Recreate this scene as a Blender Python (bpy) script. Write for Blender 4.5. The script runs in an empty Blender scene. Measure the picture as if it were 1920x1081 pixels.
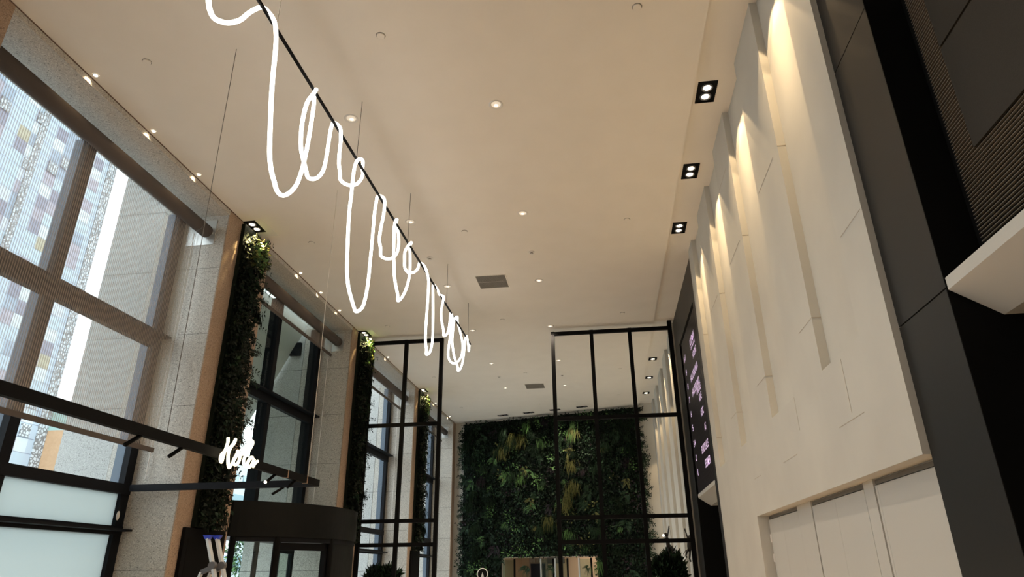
import bpy, bmesh, math, random
import numpy as np
from mathutils import Vector, Matrix
D = bpy.data
scene = bpy.context.scene
COL = scene.collection
R_ = random.Random(7)

# ------------------------------------------------------------------ camera, sky, exposure
cam_d = D.cameras.new('camera')
cam_d.sensor_width = 36.0
cam_d.sensor_fit = 'HORIZONTAL'
cam_d.lens = 1242.1 * 36.0 / 1920.0
cam_d.clip_start = 0.05
cam_d.clip_end = 400
cam = D.objects.new('camera', cam_d)
COL.objects.link(cam)
rx = Vector((0.9907660, 0.1352550, -0.0094214))
ux = Vector((0.0618087, -0.3887258, 0.9192779))
fx = Vector((-0.1206746, 0.9113717, 0.3934963))
ux = rx.cross(fx).normalized()
cam.matrix_world = Matrix(((rx.x, ux.x, -fx.x, 0), (rx.y, ux.y, -fx.y, 0), (rx.z, ux.z, -fx.z, 1.6), (0, 0, 0, 1)))
scene.camera = cam

world = D.worlds.new('overcast_sky')
scene.world = world
world.use_nodes = True
bg = world.node_tree.nodes['Background']
bg.inputs[0].default_value = (0.92, 0.955, 1.0, 1)
bg.inputs[1].default_value = 3.9

vs = scene.view_settings
vs.view_transform = 'Standard'
vs.look = 'None'
vs.gamma = 1
vs.use_curve_mapping = False
vs.exposure = 0.0

WARM = (1.0, 0.82, 0.62)
WARM2 = (1.0, 0.70, 0.38)

def spot(name, loc, power, deg, blend=0.5, target=None, col=WARM, size=0.05):
    l = D.lights.new(name, 'SPOT')
    l.energy = power; l.color = col; l.spot_size = math.radians(deg); l.spot_blend = blend
    l.shadow_soft_size = size
    o = D.objects.new(name, l); COL.objects.link(o); o.location = loc
    if target is not None:
        d = Vector(target) - Vector(loc)
        o.rotation_euler = d.to_track_quat('-Z', 'Y').to_euler()
    return o

# sky portals at the window bays (they only steer sky light through the openings)
for yc in (0.95, 7.23, 13.4, 19.58, 25.75):
    l = D.lights.new('window_portal', 'AREA'); l.shape = 'RECTANGLE'; l.size = 4.5; l.size_y = 7.2
    l.cycles.is_portal = True
    o = D.objects.new('window_portal', l); COL.objects.link(o)
    o.location = (-7.5, yc, 3.75); o.rotation_euler = (math.radians(90), 0, math.radians(-90))

# ------------------------------------------------------------------ materials
MATS = {}
def mat(name, col, rough=0.6, metal=0.0, emit=None, estr=0.0, spec=0.5):
    if name in MATS: return MATS[name]
    m = D.materials.new(name); m.use_nodes = True
    b = m.node_tree.nodes['Principled BSDF']
    b.inputs['Base Color'].default_value = (*col, 1)
    b.inputs['Roughness'].default_value = rough
    b.inputs['Metallic'].default_value = metal
    b.inputs['Specular IOR Level'].default_value = spec
    if emit:
        b.inputs['Emission Color'].default_value = (*emit, 1)
        b.inputs['Emission Strength'].default_value = estr
    m.diffuse_color = (*col, 1)
    MATS[name] = m
    return m
def nodes(m): return m.node_tree.nodes, m.node_tree.links
def ramp(n, stops, const=False):
    r = n.new('ShaderNodeValToRGB'); cr = r.color_ramp
    cr.interpolation = 'CONSTANT' if const else 'LINEAR'
    while len(cr.elements) > 1: cr.elements.remove(cr.elements[-1])
    cr.elements[0].position = stops[0][0]; cr.elements[0].color = (*stops[0][1], 1)
    for p, c in stops[1:]:
        e = cr.elements.new(p); e.color = (*c, 1)
    return r

def noisy(name, c1, c2, scale, rough=0.7, bump=0.0, detail=4, spec=0.4):
    m = mat(name, c1, rough, spec=spec); n, l = nodes(m); b = n['Principled BSDF']
    g = n.new('ShaderNodeNewGeometry')
    t = n.new('ShaderNodeTexNoise'); t.inputs['Scale'].default_value = scale; t.inputs['Detail'].default_value = detail
    l.new(g.outputs['Position'], t.inputs['Vector'])
    r = ramp(n, [(0.35, c1), (0.65, c2)]); l.new(t.outputs['Fac'], r.inputs[0]); l.new(r.outputs[0], b.inputs['Base Color'])
    if bump:
        bp = n.new('ShaderNodeBump'); bp.inputs['Strength'].default_value = bump; bp.inputs['Distance'].default_value = 0.01
        l.new(t.outputs['Fac'], bp.inputs['Height']); l.new(bp.outputs[0], b.inputs['Normal'])
    return m

def granite(name, base, dark, light, joint=True, amount=0.5, zoff=0.47, jdark=0.55):
    """speckled stone with thin horizontal joints every 1.2 m"""
    m = mat(name, base, 0.65, spec=0.3); n, l = nodes(m); b = n['Principled BSDF']
    g = n.new('ShaderNodeNewGeometry')
    v = n.new('ShaderNodeTexVoronoi'); v.inputs['Scale'].default_value = 75
    l.new(g.outputs['Position'], v.inputs['Vector'])
    sep = n.new('ShaderNodeSeparateColor'); l.new(v.outputs['Color'], sep.inputs[0])
    r = ramp(n, [(0.0, dark), (0.13, base), (0.72, base), (0.86, light)]); l.new(sep.outputs[0], r.inputs[0])
    t = n.new('ShaderNodeTexNoise'); t.inputs['Scale'].default_value = 90; t.inputs['Detail'].default_value = 3
    l.new(g.outputs['Position'], t.inputs['Vector'])
    mx = n.new('ShaderNodeMix'); mx.data_type = 'RGBA'; mx.blend_type = 'MULTIPLY'; mx.inputs[0].default_value = amount
    r2 = ramp(n, [(0.40, (0.45, 0.45, 0.45)), (0.52, (1, 1, 1))]); l.new(t.outputs['Fac'], r2.inputs[0])
    l.new(r.outputs[0], mx.inputs[6]); l.new(r2.outputs[0], mx.inputs[7])
    out = mx.outputs[2]
    if joint:
        sp = n.new('ShaderNodeSeparateXYZ'); l.new(g.outputs['Position'], sp.inputs[0])
        a = n.new('ShaderNodeMath'); a.operation = 'SUBTRACT'; a.inputs[1].default_value = zoff; l.new(sp.outputs['Z'], a.inputs[0])
        md = n.new('ShaderNodeMath'); md.operation = 'FLOORED_MODULO'; md.inputs[1].default_value = 1.2; l.new(a.outputs[0], md.inputs[0])
        c = n.new('ShaderNodeMath'); c.operation = 'LESS_THAN'; c.inputs[1].default_value = 0.012; l.new(md.outputs[0], c.inputs[0])
        m2 = n.new('ShaderNodeMix'); m2.data_type = 'RGBA'; m2.blend_type = 'MULTIPLY'
        l.new(c.outputs[0], m2.inputs[0]); l.new(out, m2.inputs[6]); m2.inputs[7].default_value = (jdark, jdark, jdark, 1)
        out = m2.outputs[2]
    l.new(out, b.inputs['Base Color'])
    return m

M_ceil = noisy('ceiling_paint', (0.80, 0.76, 0.70), (0.82, 0.78, 0.72), 2.0, 0.9)
M_wall = noisy('cream_plaster', (0.50, 0.495, 0.465), (0.54, 0.535, 0.50), 1.4, 0.75, 0.05)
M_wall2 = noisy('white_paint', (0.66, 0.63, 0.57), (0.70, 0.67, 0.60), 1.0, 0.85)
M_floor = noisy('warm_stone_floor', (0.66, 0.52, 0.38), (0.70, 0.56, 0.42), 3.0, 0.35)
M_floor2 = noisy('pale_stone_floor', (0.74, 0.73, 0.69), (0.78, 0.77, 0.73), 3.0, 0.35)
M_gran = granite('grey_granite', (0.52, 0.49, 0.44), (0.27, 0.25, 0.225), (0.64, 0.61, 0.55))
M_granf = granite('tan_granite', (0.40, 0.285, 0.205), (0.25, 0.17, 0.12), (0.47, 0.35, 0.26), joint=False)
M_gran_out = granite('pale_outer_stone', (0.48, 0.48, 0.46), (0.30, 0.295, 0.28), (0.55, 0.55, 0.53), jdark=0.3)
M_frame = mat('black_window_metal', (0.009, 0.010, 0.013), 0.6, 0.0, spec=0.12)
M_framein = mat('blue_grey_reveal_metal', (0.10, 0.13, 0.17), 0.5, 0.2)
M_black = mat('matte_black_metal', (0.006, 0.006, 0.0065), 0.7, 0.0, spec=0.08)
M_black2 = mat('deep_black', (0.0035, 0.0035, 0.0035), 0.7, spec=0.1)
M_blackgran = noisy('black_granite', (0.004, 0.0045, 0.0045), (0.010, 0.011, 0.011), 160, 0.14, spec=0.35)
M_dark = noisy('dark_bronze_panel', (0.014, 0.0138, 0.0132), (0.019, 0.0185, 0.0178), 200, 0.42, spec=0.3)
M_drum = noisy('charcoal_canopy_metal', (0.0045, 0.005, 0.0048), (0.006, 0.0065, 0.006), 8, 0.5, spec=0.18)
M_tubebr = mat('brown_blind_tube', (0.105, 0.088, 0.080), 0.7, spec=0.2)
M_steel = mat('brushed_steel', (0.62, 0.62, 0.60), 0.35, 0.6)
M_alu = mat('aluminium', (0.74, 0.75, 0.77), 0.35, 0.3)
M_greyplast = mat('grey_plastic', (0.12, 0.12, 0.13), 0.5)
M_blue = mat('blue_plastic', (0.03, 0.06, 0.55), 0.4)
M_white = mat('white_trim', (0.75, 0.73, 0.70), 0.5)
M_white2 = mat('white_laminate', (0.53, 0.53, 0.505), 0.5)
M_led = mat('led_tube_glow', (1, 1, 1), 0.5, emit=(1.0, 0.97, 0.90), estr=4.0)
M_neon = mat('neon_glow', (1, 1, 1), 0.5, emit=(1.0, 0.86, 0.55), estr=1.9)
M_lamp = mat('lamp_glow', (1, 1, 1), 0.5, emit=(1.0, 0.85, 0.62), estr=9.0)
M_lampsoft = mat('recessed_lamp_glow', (1, 1, 1), 0.5, emit=(1.0, 0.88, 0.68), estr=2.2)
M_lampdim = mat('dim_lamp_glow', (0.9, 0.9, 0.9), 0.5, emit=(1.0, 0.86, 0.66), estr=1.0)
M_bulb = mat('bulb_glow', (1, 1, 1), 0.5, emit=(1.0, 0.92, 0.78), estr=9.0)
M_ledtext = mat('led_text_glow', (0.9, 0.7, 0.9), 0.5, emit=(0.85, 0.62, 0.95), estr=0.62)
M_vent = mat('vent_grey', (0.13, 0.125, 0.115), 0.6)
M_ventslat = mat('vent_slat', (0.30, 0.28, 0.25), 0.6)
M_peach = mat('peach_wall', (0.56, 0.43, 0.31), 0.8)
M_navy = mat('navy_door_paint', (0.012, 0.018, 0.040), 0.4)
M_slat = mat('bronze_slat', (0.17, 0.15, 0.125), 0.6, spec=0.2)
M_pot = mat('dark_planter', (0.02, 0.02, 0.02), 0.5)
M_rope = mat('cord', (0.10, 0.09, 0.08), 0.7)
M_cable = mat('steel_cable', (0.10, 0.085, 0.07), 0.5)
M_cablel = mat('bright_steel_cable', (0.55, 0.50, 0.42), 0.4)
M_brass = mat('brass_ring', (0.65, 0.42, 0.28), 0.3, 0.8)
M_bark = mat('bark', (0.06, 0.045, 0.03), 0.8)
M_brownm = mat('monkey_resin', (0.018, 0.014, 0.012), 0.45)
M_bldg = noisy('pale_render', (0.46, 0.49, 0.52), (0.49, 0.52, 0.55), 0.5, 0.8)
M_bldg2 = mat('blue_grey_storey', (0.22, 0.32, 0.38), 0.6)
M_orange = noisy('orange_brick', (0.52, 0.33, 0.19), (0.56, 0.36, 0.21), 4, 0.8)
M_winglass = mat('far_window_pane', (0.30, 0.40, 0.48), 0.15)
M_teal = mat('green_netting', (0.35, 0.50, 0.46), 0.7)

LEAF = [
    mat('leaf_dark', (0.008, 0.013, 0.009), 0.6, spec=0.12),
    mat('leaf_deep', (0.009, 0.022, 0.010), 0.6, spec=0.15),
    mat('leaf_mid', (0.022, 0.050, 0.024), 0.55, spec=0.2),
    mat('leaf_bright', (0.10, 0.21, 0.065), 0.5, spec=0.25),
    mat('leaf_yellow', (0.16, 0.165, 0.055), 0.55, spec=0.2),
    mat('leaf_purple', (0.028, 0.019, 0.026), 0.6, spec=0.2),
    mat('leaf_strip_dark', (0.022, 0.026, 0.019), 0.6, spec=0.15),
]

def glass(name, tint, gl=0.06, rough=0.02):
    m = D.materials.new(name); m.use_nodes = True; n, l = nodes(m); n.clear()
    o = n.new('ShaderNodeOutputMaterial'); t = n.new('ShaderNodeBsdfTransparent'); g = n.new('ShaderNodeBsdfGlossy'); x = n.new('ShaderNodeMixShader')
    t.inputs[0].default_value = (*tint, 1); g.inputs['Roughness'].default_value = rough; x.inputs[0].default_value = gl
    l.new(t.outputs[0], x.inputs[1]); l.new(g.outputs[0], x.inputs[2]); l.new(x.outputs[0], o.inputs[0])
    return m
G_clear = glass('clear_glass', (0.90, 0.94, 0.94), 0.02)
G_tint = glass('tinted_glass', (0.84, 0.90, 0.87), 0.03)
G_door = glass('door_glass', (0.86, 0.93, 0.90), 0.05)

def frosted():
    m = D.materials.new('frosted_glass'); m.use_nodes = True; n, l = nodes(m); n.clear()
    o = n.new('ShaderNodeOutputMaterial'); t = n.new('ShaderNodeBsdfTranslucent'); g = n.new('ShaderNodeBsdfDiffuse'); x = n.new('ShaderNodeMixShader')
    t.inputs[0].default_value = (0.64, 0.71, 0.70, 1); g.inputs[0].default_value = (0.5, 0.55, 0.55, 1); x.inputs[0].default_value = 0.3
    l.new(t.outputs[0], x.inputs[1]); l.new(g.outputs[0], x.inputs[2]); l.new(x.outputs[0], o.inputs[0])
    return m
G_frost = frosted()

def blind_mat():
    """screen fabric: see-through weave with fine upright dark ribs"""
    m = D.materials.new('screen_fabric'); m.use_nodes = True; n, l = nodes(m); n.clear()
    o = n.new('ShaderNodeOutputMaterial'); t = n.new('ShaderNodeBsdfTransparent'); d = n.new('ShaderNodeBsdfDiffuse'); x = n.new('ShaderNodeMixShader')
    g = n.new('ShaderNodeNewGeometry'); sp = n.new('ShaderNodeSeparateXYZ'); l.new(g.outputs['Position'], sp.inputs[0])
    md = n.new('ShaderNodeMath'); md.operation = 'FLOORED_MODULO'; md.inputs[1].default_value = 0.034; l.new(sp.outputs['Y'], md.inputs[0])
    c = n.new('ShaderNodeMath'); c.operation = 'LESS_THAN'; c.inputs[1].default_value = 0.0070; l.new(md.outputs[0], c.inputs[0])
    ml = n.new('ShaderNodeMath'); ml.operation = 'MULTIPLY_ADD'; ml.inputs[1].default_value = 0.36; ml.inputs[2].default_value = 0.15
    l.new(c.outputs[0], ml.inputs[0]); l.new(ml.outputs[0], x.inputs[0])
    t.inputs[0].default_value = (0.96, 0.97, 0.97, 1); d.inputs[0].default_value = (0.55, 0.48, 0.43, 1)
    l.new(t.outputs[0], x.inputs[1]); l.new(d.outputs[0], x.inputs[2]); l.new(x.outputs[0], o.inputs[0])
    return m
M_blind = blind_mat()

def tower_mat():
    m = mat('tower_cladding', (0.6, 0.65, 0.7), 0.5); n, l = nodes(m); b = n['Principled BSDF']
    g = n.new('ShaderNodeNewGeometry'); sp = n.new('ShaderNodeSeparateXYZ'); l.new(g.outputs['Position'], sp.inputs[0])
    def fl(sock, step, off=0.0):
        a = n.new('ShaderNodeMath'); a.operation = 'MULTIPLY_ADD'; a.inputs[1].default_value = 1 / step; a.inputs[2].default_value = off
        l.new(sock, a.inputs[0])
        f = n.new('ShaderNodeMath'); f.operation = 'FLOOR'; l.new(a.outputs[0], f.inputs[0])
        fr = n.new('ShaderNodeMath'); fr.operation = 'FRACT'; l.new(a.outputs[0], fr.inputs[0])
        return f, fr
    fy, ry = fl(sp.outputs['Y'], 1.5); fz, rz = fl(sp.outputs['Z'], 1.5)
    hy, qy = fl(sp.outputs['Y'], 0.35)
    cb = n.new('ShaderNodeCombineXYZ'); l.new(fy.outputs[0], cb.inputs[0]); l.new(fz.outputs[0], cb.inputs[1])
    wn = n.new('ShaderNodeTexWhiteNoise'); wn.noise_dimensions = '2D'; l.new(cb.outputs[0], wn.inputs['Vector'])
    r = ramp(n, [(0, (0.38, 0.45, 0.50)), (0.26, (0.50, 0.55, 0.57)), (0.44, (0.21, 0.21, 0.26)), (0.60, (0.31, 0.29, 0.33)),
                 (0.74, (0.26, 0.31, 0.37)), (0.86, (0.45, 0.48, 0.52)), (0.97, (0.34, 0.31, 0.22))], True)
    l.new(wn.outputs['Value'], r.inputs[0])
    # wholly pale upright strips between the window columns
    st = n.new('ShaderNodeMath'); st.operation = 'FLOORED_MODULO'; st.inputs[1].default_value = 3; l.new(fy.outputs[0], st.inputs[0])
    ls = n.new('ShaderNodeMath'); ls.operation = 'LESS_THAN'; ls.inputs[1].default_value = 0.5; l.new(st.outputs[0], ls.inputs[0])
    mx = n.new('ShaderNodeMix'); mx.data_type = 'RGBA'; l.new(ls.outputs[0], mx.inputs[0]); l.new(r.outputs[0], mx.inputs[6]); mx.inputs[7].default_value = (0.38, 0.44, 0.50, 1)
    # joints
    lt = n.new('ShaderNodeMath'); lt.operation = 'LESS_THAN'; lt.inputs[1].default_value = 0.05; l.new(rz.outputs[0], lt.inputs[0])
    m2 = n.new('ShaderNodeMix'); m2.data_type = 'RGBA'; m2.blend_type = 'MULTIPLY'; l.new(lt.outputs[0], m2.inputs[0]); l.new(mx.outputs[2], m2.inputs[6]); m2.inputs[7].default_value = (0.5, 0.5, 0.55, 1)
    l.new(m2.outputs[2], b.inputs['Base Color'])
    return m
M_tower = tower_mat()

def lattice_mat():
    m = mat('lattice_cladding', (0.5, 0.5, 0.5), 0.6); n, l = nodes(m); b = n['Principled BSDF']
    g = n.new('ShaderNodeNewGeometry'); v = n.new('ShaderNodeTexVoronoi'); v.feature = 'DISTANCE_TO_EDGE'; v.inputs['Scale'].default_value = 2.6
    l.new(g.outputs['Position'], v.inputs['Vector'])
    r = ramp(n, [(0.0, (0.16, 0.16, 0.16)), (0.10, (0.2, 0.2, 0.2)), (0.16, (0.50, 0.54, 0.57))]); l.new(v.outputs['Distance'], r.inputs[0])
    l.new(r.outputs[0], b.inputs['Base Color'])
    return m
M_lattice = lattice_mat()

# ------------------------------------------------------------------ mesh helpers
class MB:
    def __init__(s): s.v = []; s.f = []; s.mi = []
    def quad(s, a, b, c, d, mi=0):
        k = len(s.v); s.v += [a, b, c, d]; s.f.append((k, k+1, k+2, k+3)); s.mi.append(mi)
    def box(s, x0, x1, y0, y1, z0, z1, mi=0):
        k = len(s.v)
        s.v += [(x0,y0,z0),(x1,y0,z0),(x1,y1,z0),(x0,y1,z0),(x0,y0,z1),(x1,y0,z1),(x1,y1,z1),(x0,y1,z1)]
        for f in ((0,3,2,1),(4,5,6,7),(0,1,5,4),(1,2,6,5),(2,3,7,6),(3,0,4,7)):
            s.f.append(tuple(k+i for i in f)); s.mi.append(mi)
    def prism(s, pts, axis, a0, a1, mi=0):
        """pts: 2-D outline; axis 'x'|'y'|'z' is the extrusion axis"""
        def P(p, a):
            return {'x': (a, p[0], p[1]), 'y': (p[0], a, p[1]), 'z': (p[0], p[1], a)}[axis]
        k = len(s.v); n = len(pts)
        s.v += [P(p, a0) for p in pts] + [P(p, a1) for p in pts]
        s.f.append(tuple(k+i for i in range(n))[::-1]); s.mi.append(mi)
        s.f.append(tuple(k+n+i for i in range(n))); s.mi.append(mi)
        for i in range(n):
            j = (i+1) % n; s.f.append((k+i, k+j, k+n+j, k+n+i)); s.mi.append(mi)
    def bar(s, p, q, w, h=None, mi=0):
        """square bar between two points"""
        h = h or w; p = Vector(p); q = Vector(q); d = (q-p).normalized()
        up = Vector((0,0,1)) if abs(d.z) < 0.95 else Vector((0,1,0))
        a = d.cross(up).normalized()*w/2; b = d.cross(a).normalized()*h/2
        k = len(s.v)
        for c in (p, q):
            s.v += [tuple(c+a+b), tuple(c-a+b), tuple(c-a-b), tuple(c+a-b)]
        for f in ((0,1,2,3),(7,6,5,4),(0,4,5,1),(1,5,6,2),(2,6,7,3),(3,7,4,0)):
            s.f.append(tuple(k+i for i in f)); s.mi.append(mi)
    def tube(s, pts, r, seg=10, caps=True, mi=0):
        pts = [Vector(p) for p in pts]; n = len(pts)
        rr = r if isinstance(r, (list, tuple)) else [r]*n
        T = [((pts[min(i+1,n-1)]-pts[max(i-1,0)]) or Vector((0,0,1))).normalized() for i in range(n)]
        u = T[0].orthogonal().normalized(); k = len(s.v)
        for i in range(n):
            if i: 
                ax = T[i-1].cross(T[i])
                if ax.length > 1e-6: u = Matrix.Rotation(T[i-1].angle(T[i]), 3, ax.normalized()) @ u
            w = T[i].cross(u).normalized(); u = w.cross(T[i]).normalized()
            for j in range(seg):
                a = 2*math.pi*j/seg
                s.v.append(tuple(pts[i] + (u*math.cos(a)+w*math.sin(a))*rr[i]))
        for i in range(n-1):
            for j in range(seg):
                a = k+i*seg+j; b = k+i*seg+(j+1)%seg
                s.f.append((a, b, b+seg, a+seg)); s.mi.append(mi)
        if caps:
            s.f.append(tuple(k+j for j in range(seg))[::-1]); s.mi.append(mi)
            s.f.append(tuple(k+(n-1)*seg+j for j in range(seg))); s.mi.append(mi)
    def disc(s, c, r, z, seg=24, mi=0, down=True):
        k = len(s.v)
        s.v += [(c[0]+r*math.cos(2*math.pi*j/seg), c[1]+r*math.sin(2*math.pi*j/seg), z) for j in range(seg)]
        f = tuple(k+j for j in range(seg)); s.f.append(f[::-1] if down else f); s.mi.append(mi)
    def lathe(s, c, prof, seg=24, mi=0):
        """prof: (r, z) pairs about a vertical axis at c"""
        k = len(s.v)
        for r, z in prof:
            for j in range(seg):
                a = 2*math.pi*j/seg; s.v.append((c[0]+r*math.cos(a), c[1]+r*math.sin(a), z))
        for i in range(len(prof)-1):
            for j in range(seg):
                a = k+i*seg+j; b = k+i*seg+(j+1)%seg
                s.f.append((a, b, b+seg, a+seg)); s.mi.append(mi)
    def ball(s, c, r, seg=12, rings=8, sc=(1,1,1), mi=0):
        prof = []
        k = len(s.v)
        for i in range(rings+1):
            t = math.pi*i/rings
            for j in range(seg):
                a = 2*math.pi*j/seg
                s.v.append((c[0]+r*sc[0]*math.sin(t)*math.cos(a), c[1]+r*sc[1]*math.sin(t)*math.sin(a), c[2]+r*sc[2]*math.cos(t)))
        for i in range(rings):
            for j in range(seg):
                a = k+i*seg+j; b = k+i*seg+(j+1)%seg
                s.f.append((a, a+seg, b+seg, b)); s.mi.append(mi)
    def build(s, name, m, parent=None, smooth=False, bevel=0.0, org=None):
        me = D.meshes.new(name)
        if parent is not None: o0 = Vector(ORG.get(parent.name, (0,0,0)))
        elif org is not None: o0 = Vector(org)
        else:
            a = np.array(s.v); o0 = Vector(((a[:,0].min()+a[:,0].max())/2, (a[:,1].min()+a[:,1].max())/2, a[:,2].min()))
        me.from_pydata([tuple(Vector(p)-o0) for p in s.v], [], s.f)
        ms = m if isinstance(m, (list, tuple)) else [m]
        for q in ms: me.materials.append(q)
        if len(ms) > 1: me.polygons.foreach_set('material_index', s.mi)
        if smooth: me.polygons.foreach_set('use_smooth', [True]*len(s.f))
        me.update()
        o = D.objects.new(name, me); COL.objects.link(o)
        if parent is None: o.location = o0
        else: o.parent = parent
        ORG[o.name] = tuple(o0)
        if bevel:
            md = o.modifiers.new('bevel', 'BEVEL'); md.width = bevel; md.segments = 2; md.limit_method = 'ANGLE'
        return o
ORG = {}

def tag(o, label, cat, group=None, kind=None):
    if label: o['label'] = label
    if cat: o['category'] = cat
    if group: o['group'] = group
    if kind: o['kind'] = kind
    return o
def thing(name, loc, label, cat, group=None, kind=None):
    o = D.objects.new(name, None); COL.objects.link(o); o.location = loc; o.empty_display_size = 0.1
    ORG[o.name] = tuple(loc)
    return tag(o, label, cat, group, kind)
def structure(o): o['kind'] = 'structure'; return o
def copy_tree(src, loc, label, group=None, grp_same=True):
    c = src.copy(); COL.objects.link(c); c.location = loc; c['label'] = label
    if group: c['group'] = group
    for ch in src.children:
        k = ch.copy(); COL.objects.link(k); k.parent = c
        for g in ch.children:
            d = g.copy(); COL.objects.link(d); d.parent = k
    return c

# ------------------------------------------------------------------ room shell
H = 7.6; XL = -6.33; XW = -7.15
BAYS = [(-1.30, 3.40), (4.88, 9.58), (11.08, 15.75), (17.25, 21.92), (23.42, 28.05)]
COLS = [(-5.0, -1.30), (3.40, 4.88), (9.58, 11.08), (15.75, 17.25), (21.92, 23.42), (28.05, 29.2)]
BKA = Vector((-6.33, 28.51, 0)); BKB = Vector((2.3, 26.07, 0))       # back wall line, turned a little
def bk(t, off, z):      # t metres along the back wall from its left end, off towards the room
    d = (BKB-BKA).normalized(); nrm = Vector((d.y, -d.x, 0))
    p = BKA + d*t + nrm*off
    return (p.x, p.y, z)

b = MB(); b.box(-7.6, 6, -5, 15.2, -0.2, 0, 0); b.box(-7.6, 6, 15.2, 31, -0.2, 0, 1); structure(b.build('floor', [M_floor, M_floor2]))
b = MB()
b.box(-7.3, 1.53, -5, 31, H, H+0.3)
b.box(1.53, 6, -5, 31, H+0.05, H+0.3)
ceiling = structure(b.build('ceiling', M_ceil))

b = MB()
for y0, y1 in COLS:                     # stone piers: speckled reveals, tan faces
    b.box(-7.6, XL-0.02, y0, y1, 0, H, 0)
    b.box(XL-0.02, XL, y0, y1, 0, H, 1)
for y0, y1 in BAYS:                     # lintels
    b.box(-7.30, XL-0.02, y0, y1, 7.5, H, 0)
    b.box(XL-0.02, XL, y0, y1, 7.5, H, 0)
    b.box(-7.6, XL-0.02, y0, y1, 0, 0.12, 0)
structure(b.build('wall_left', [M_gran, M_granf]))
b = MB(); b.box(XL, XL+0.010, -5, 28.5, 7.588, 7.5995); structure(b.build('trim_5', mat('ceiling_edge_bead', (0.14, 0.09, 0.065), 0.8)))
b = MB()
for (y0, y1) in COLS[1:]:
    b.box(-8.55, -7.62, y0+0.02, y1-0.02, 0, 12.0)
b.box(-7.63, -7.61, -5, 30, 7.95, 12)
structure(b.build('wall_outside', M_gran_out))
b = MB(); b.box(-7.6, 6, -5.2, -5, 0, H+0.3); structure(b.build('wall_front', M_wall2))

# right wall: cream panelling with tall niches, a deep band of doors below
XR = 2.0; ND = 0.085; YN0, YN1 = 4.57, 12.65
NICHES = [(5.13, 6.10), (7.11, 8.12), (9.10, 10.12), (11.16, 12.14)]
ZN = 3.24; ZS = 2.26
b = MB()
b.box(XR+0.16, 2.6, YN0+0.0, YN1, 0, ZS)                      # behind the doors
b.box(XR+ND, 2.6, YN0, YN1, ZS, H+0.05)                        # niche backs
ys = [YN0] + [v for n_ in NICHES for v in n_] + [YN1]
for i in range(0, len(ys), 2): b.box(XR, XR+ND, ys[i], ys[i+1], ZS, H+0.05)
for n0, n1 in NICHES: b.box(XR, XR+ND, n0, n1, ZS, ZN)
b.box(XR, XR+0.16, 9.74, YN1, 0, ZS)
structure(b.build('wall_right', M_wall))

# fine joints between the cream panels
b = MB()
def joint_y(y0, y1, z, x=XR): b.box(x-0.002, x+0.001, y0, y1, z-0.003, z+0.003)
def joint_z(y, z0, z1, x=XR): b.box(x-0.002, x+0.001, y-0.003, y+0.003, z0, z1)
for y0, y1, z in ((6.12, 6.55, 3.75), (8.14, 8.6, 3.75), (10.14, 10.6, 3.75), (5.35, 5.95, 2.70), (7.35, 7.95, 2.70), (9.15, 9.55, 2.72),
                  (6.30, 7.05, 5.66), (8.3, 9.05, 5.68), (10.3, 11.1, 5.7), (4.60, 5.05, 4.05), (8.4, 9.0, 6.9)):
    joint_y(y0, y1, z)
for y, z0, z1 in ((5.6, 2.75, 3.2), (7.1, 2.9, 3.24)):
    joint_z(y, z0, z1)
for n0, n1 in NICHES:
    b.box(XR, XR+ND, n1-0.002, n1+0.0005, 3.746, 3.754); b.box(XR, XR+ND, n1-0.002, n1+0.0005, 5.66, 5.668)
structure(b.build('trim_1', mat('panel_joint', (0.42, 0.38, 0.32), 0.9)))

# doors in the band below: flat white leaves with dark gaps, posts between
def wall_door(idx, y0, y1, mid, hinges=()):
    t = thing('door_%d' % idx, (XR+0.16, (y0+y1)/2, 0), None, None, None, 'structure')
    g = 0.012
    for a, c in ((y0, mid), (mid, y1)):
        q = MB(); q.box(XR+0.135, XR+0.158, a+g/2 if a == y0 else a+0.0015, c-g/2 if c == y1 else c-0.0015, 0.02, ZS-0.055); q.build('door_leaf', M_white2, t)
    q = MB(); q.box(XR+0.145, XR+0.158, y0, y1, ZS-0.045, ZS-0.012); q.build('head_rail', M_vent, t)
    for hy, hz in hinges:
        q = MB(); q.tube([(XR+0.128, hy, hz-0.05), (XR+0.128, hy, hz+0.05)], 0.008, 8); q.box(XR+0.130, XR+0.136, hy-0.03, hy+0.01, hz-0.05, hz+0.05); q.build('hinge', M_white, t)
wall_door(1, 4.60, 5.83, 5.78); wall_door(2, 6.08, 7.64, 6.87); wall_door(3, 8.22, 9.72, 8.98, ((9.71, 1.98), (9.71, 1.74)))
b = MB(); b.box(XR+0.13, XR+0.16, 5.845, 6.065, 0, ZS); b.box(XR+0.13, XR+0.16, 7.655, 8.205, 0, ZS); structure(b.build('trim_2', M_white2))
b = MB(); b.box(XR, XR+0.16, YN0, YN0+0.03, 0, 0.0+0.12); structure(b.build('baseboard_right', M_white2))

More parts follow.
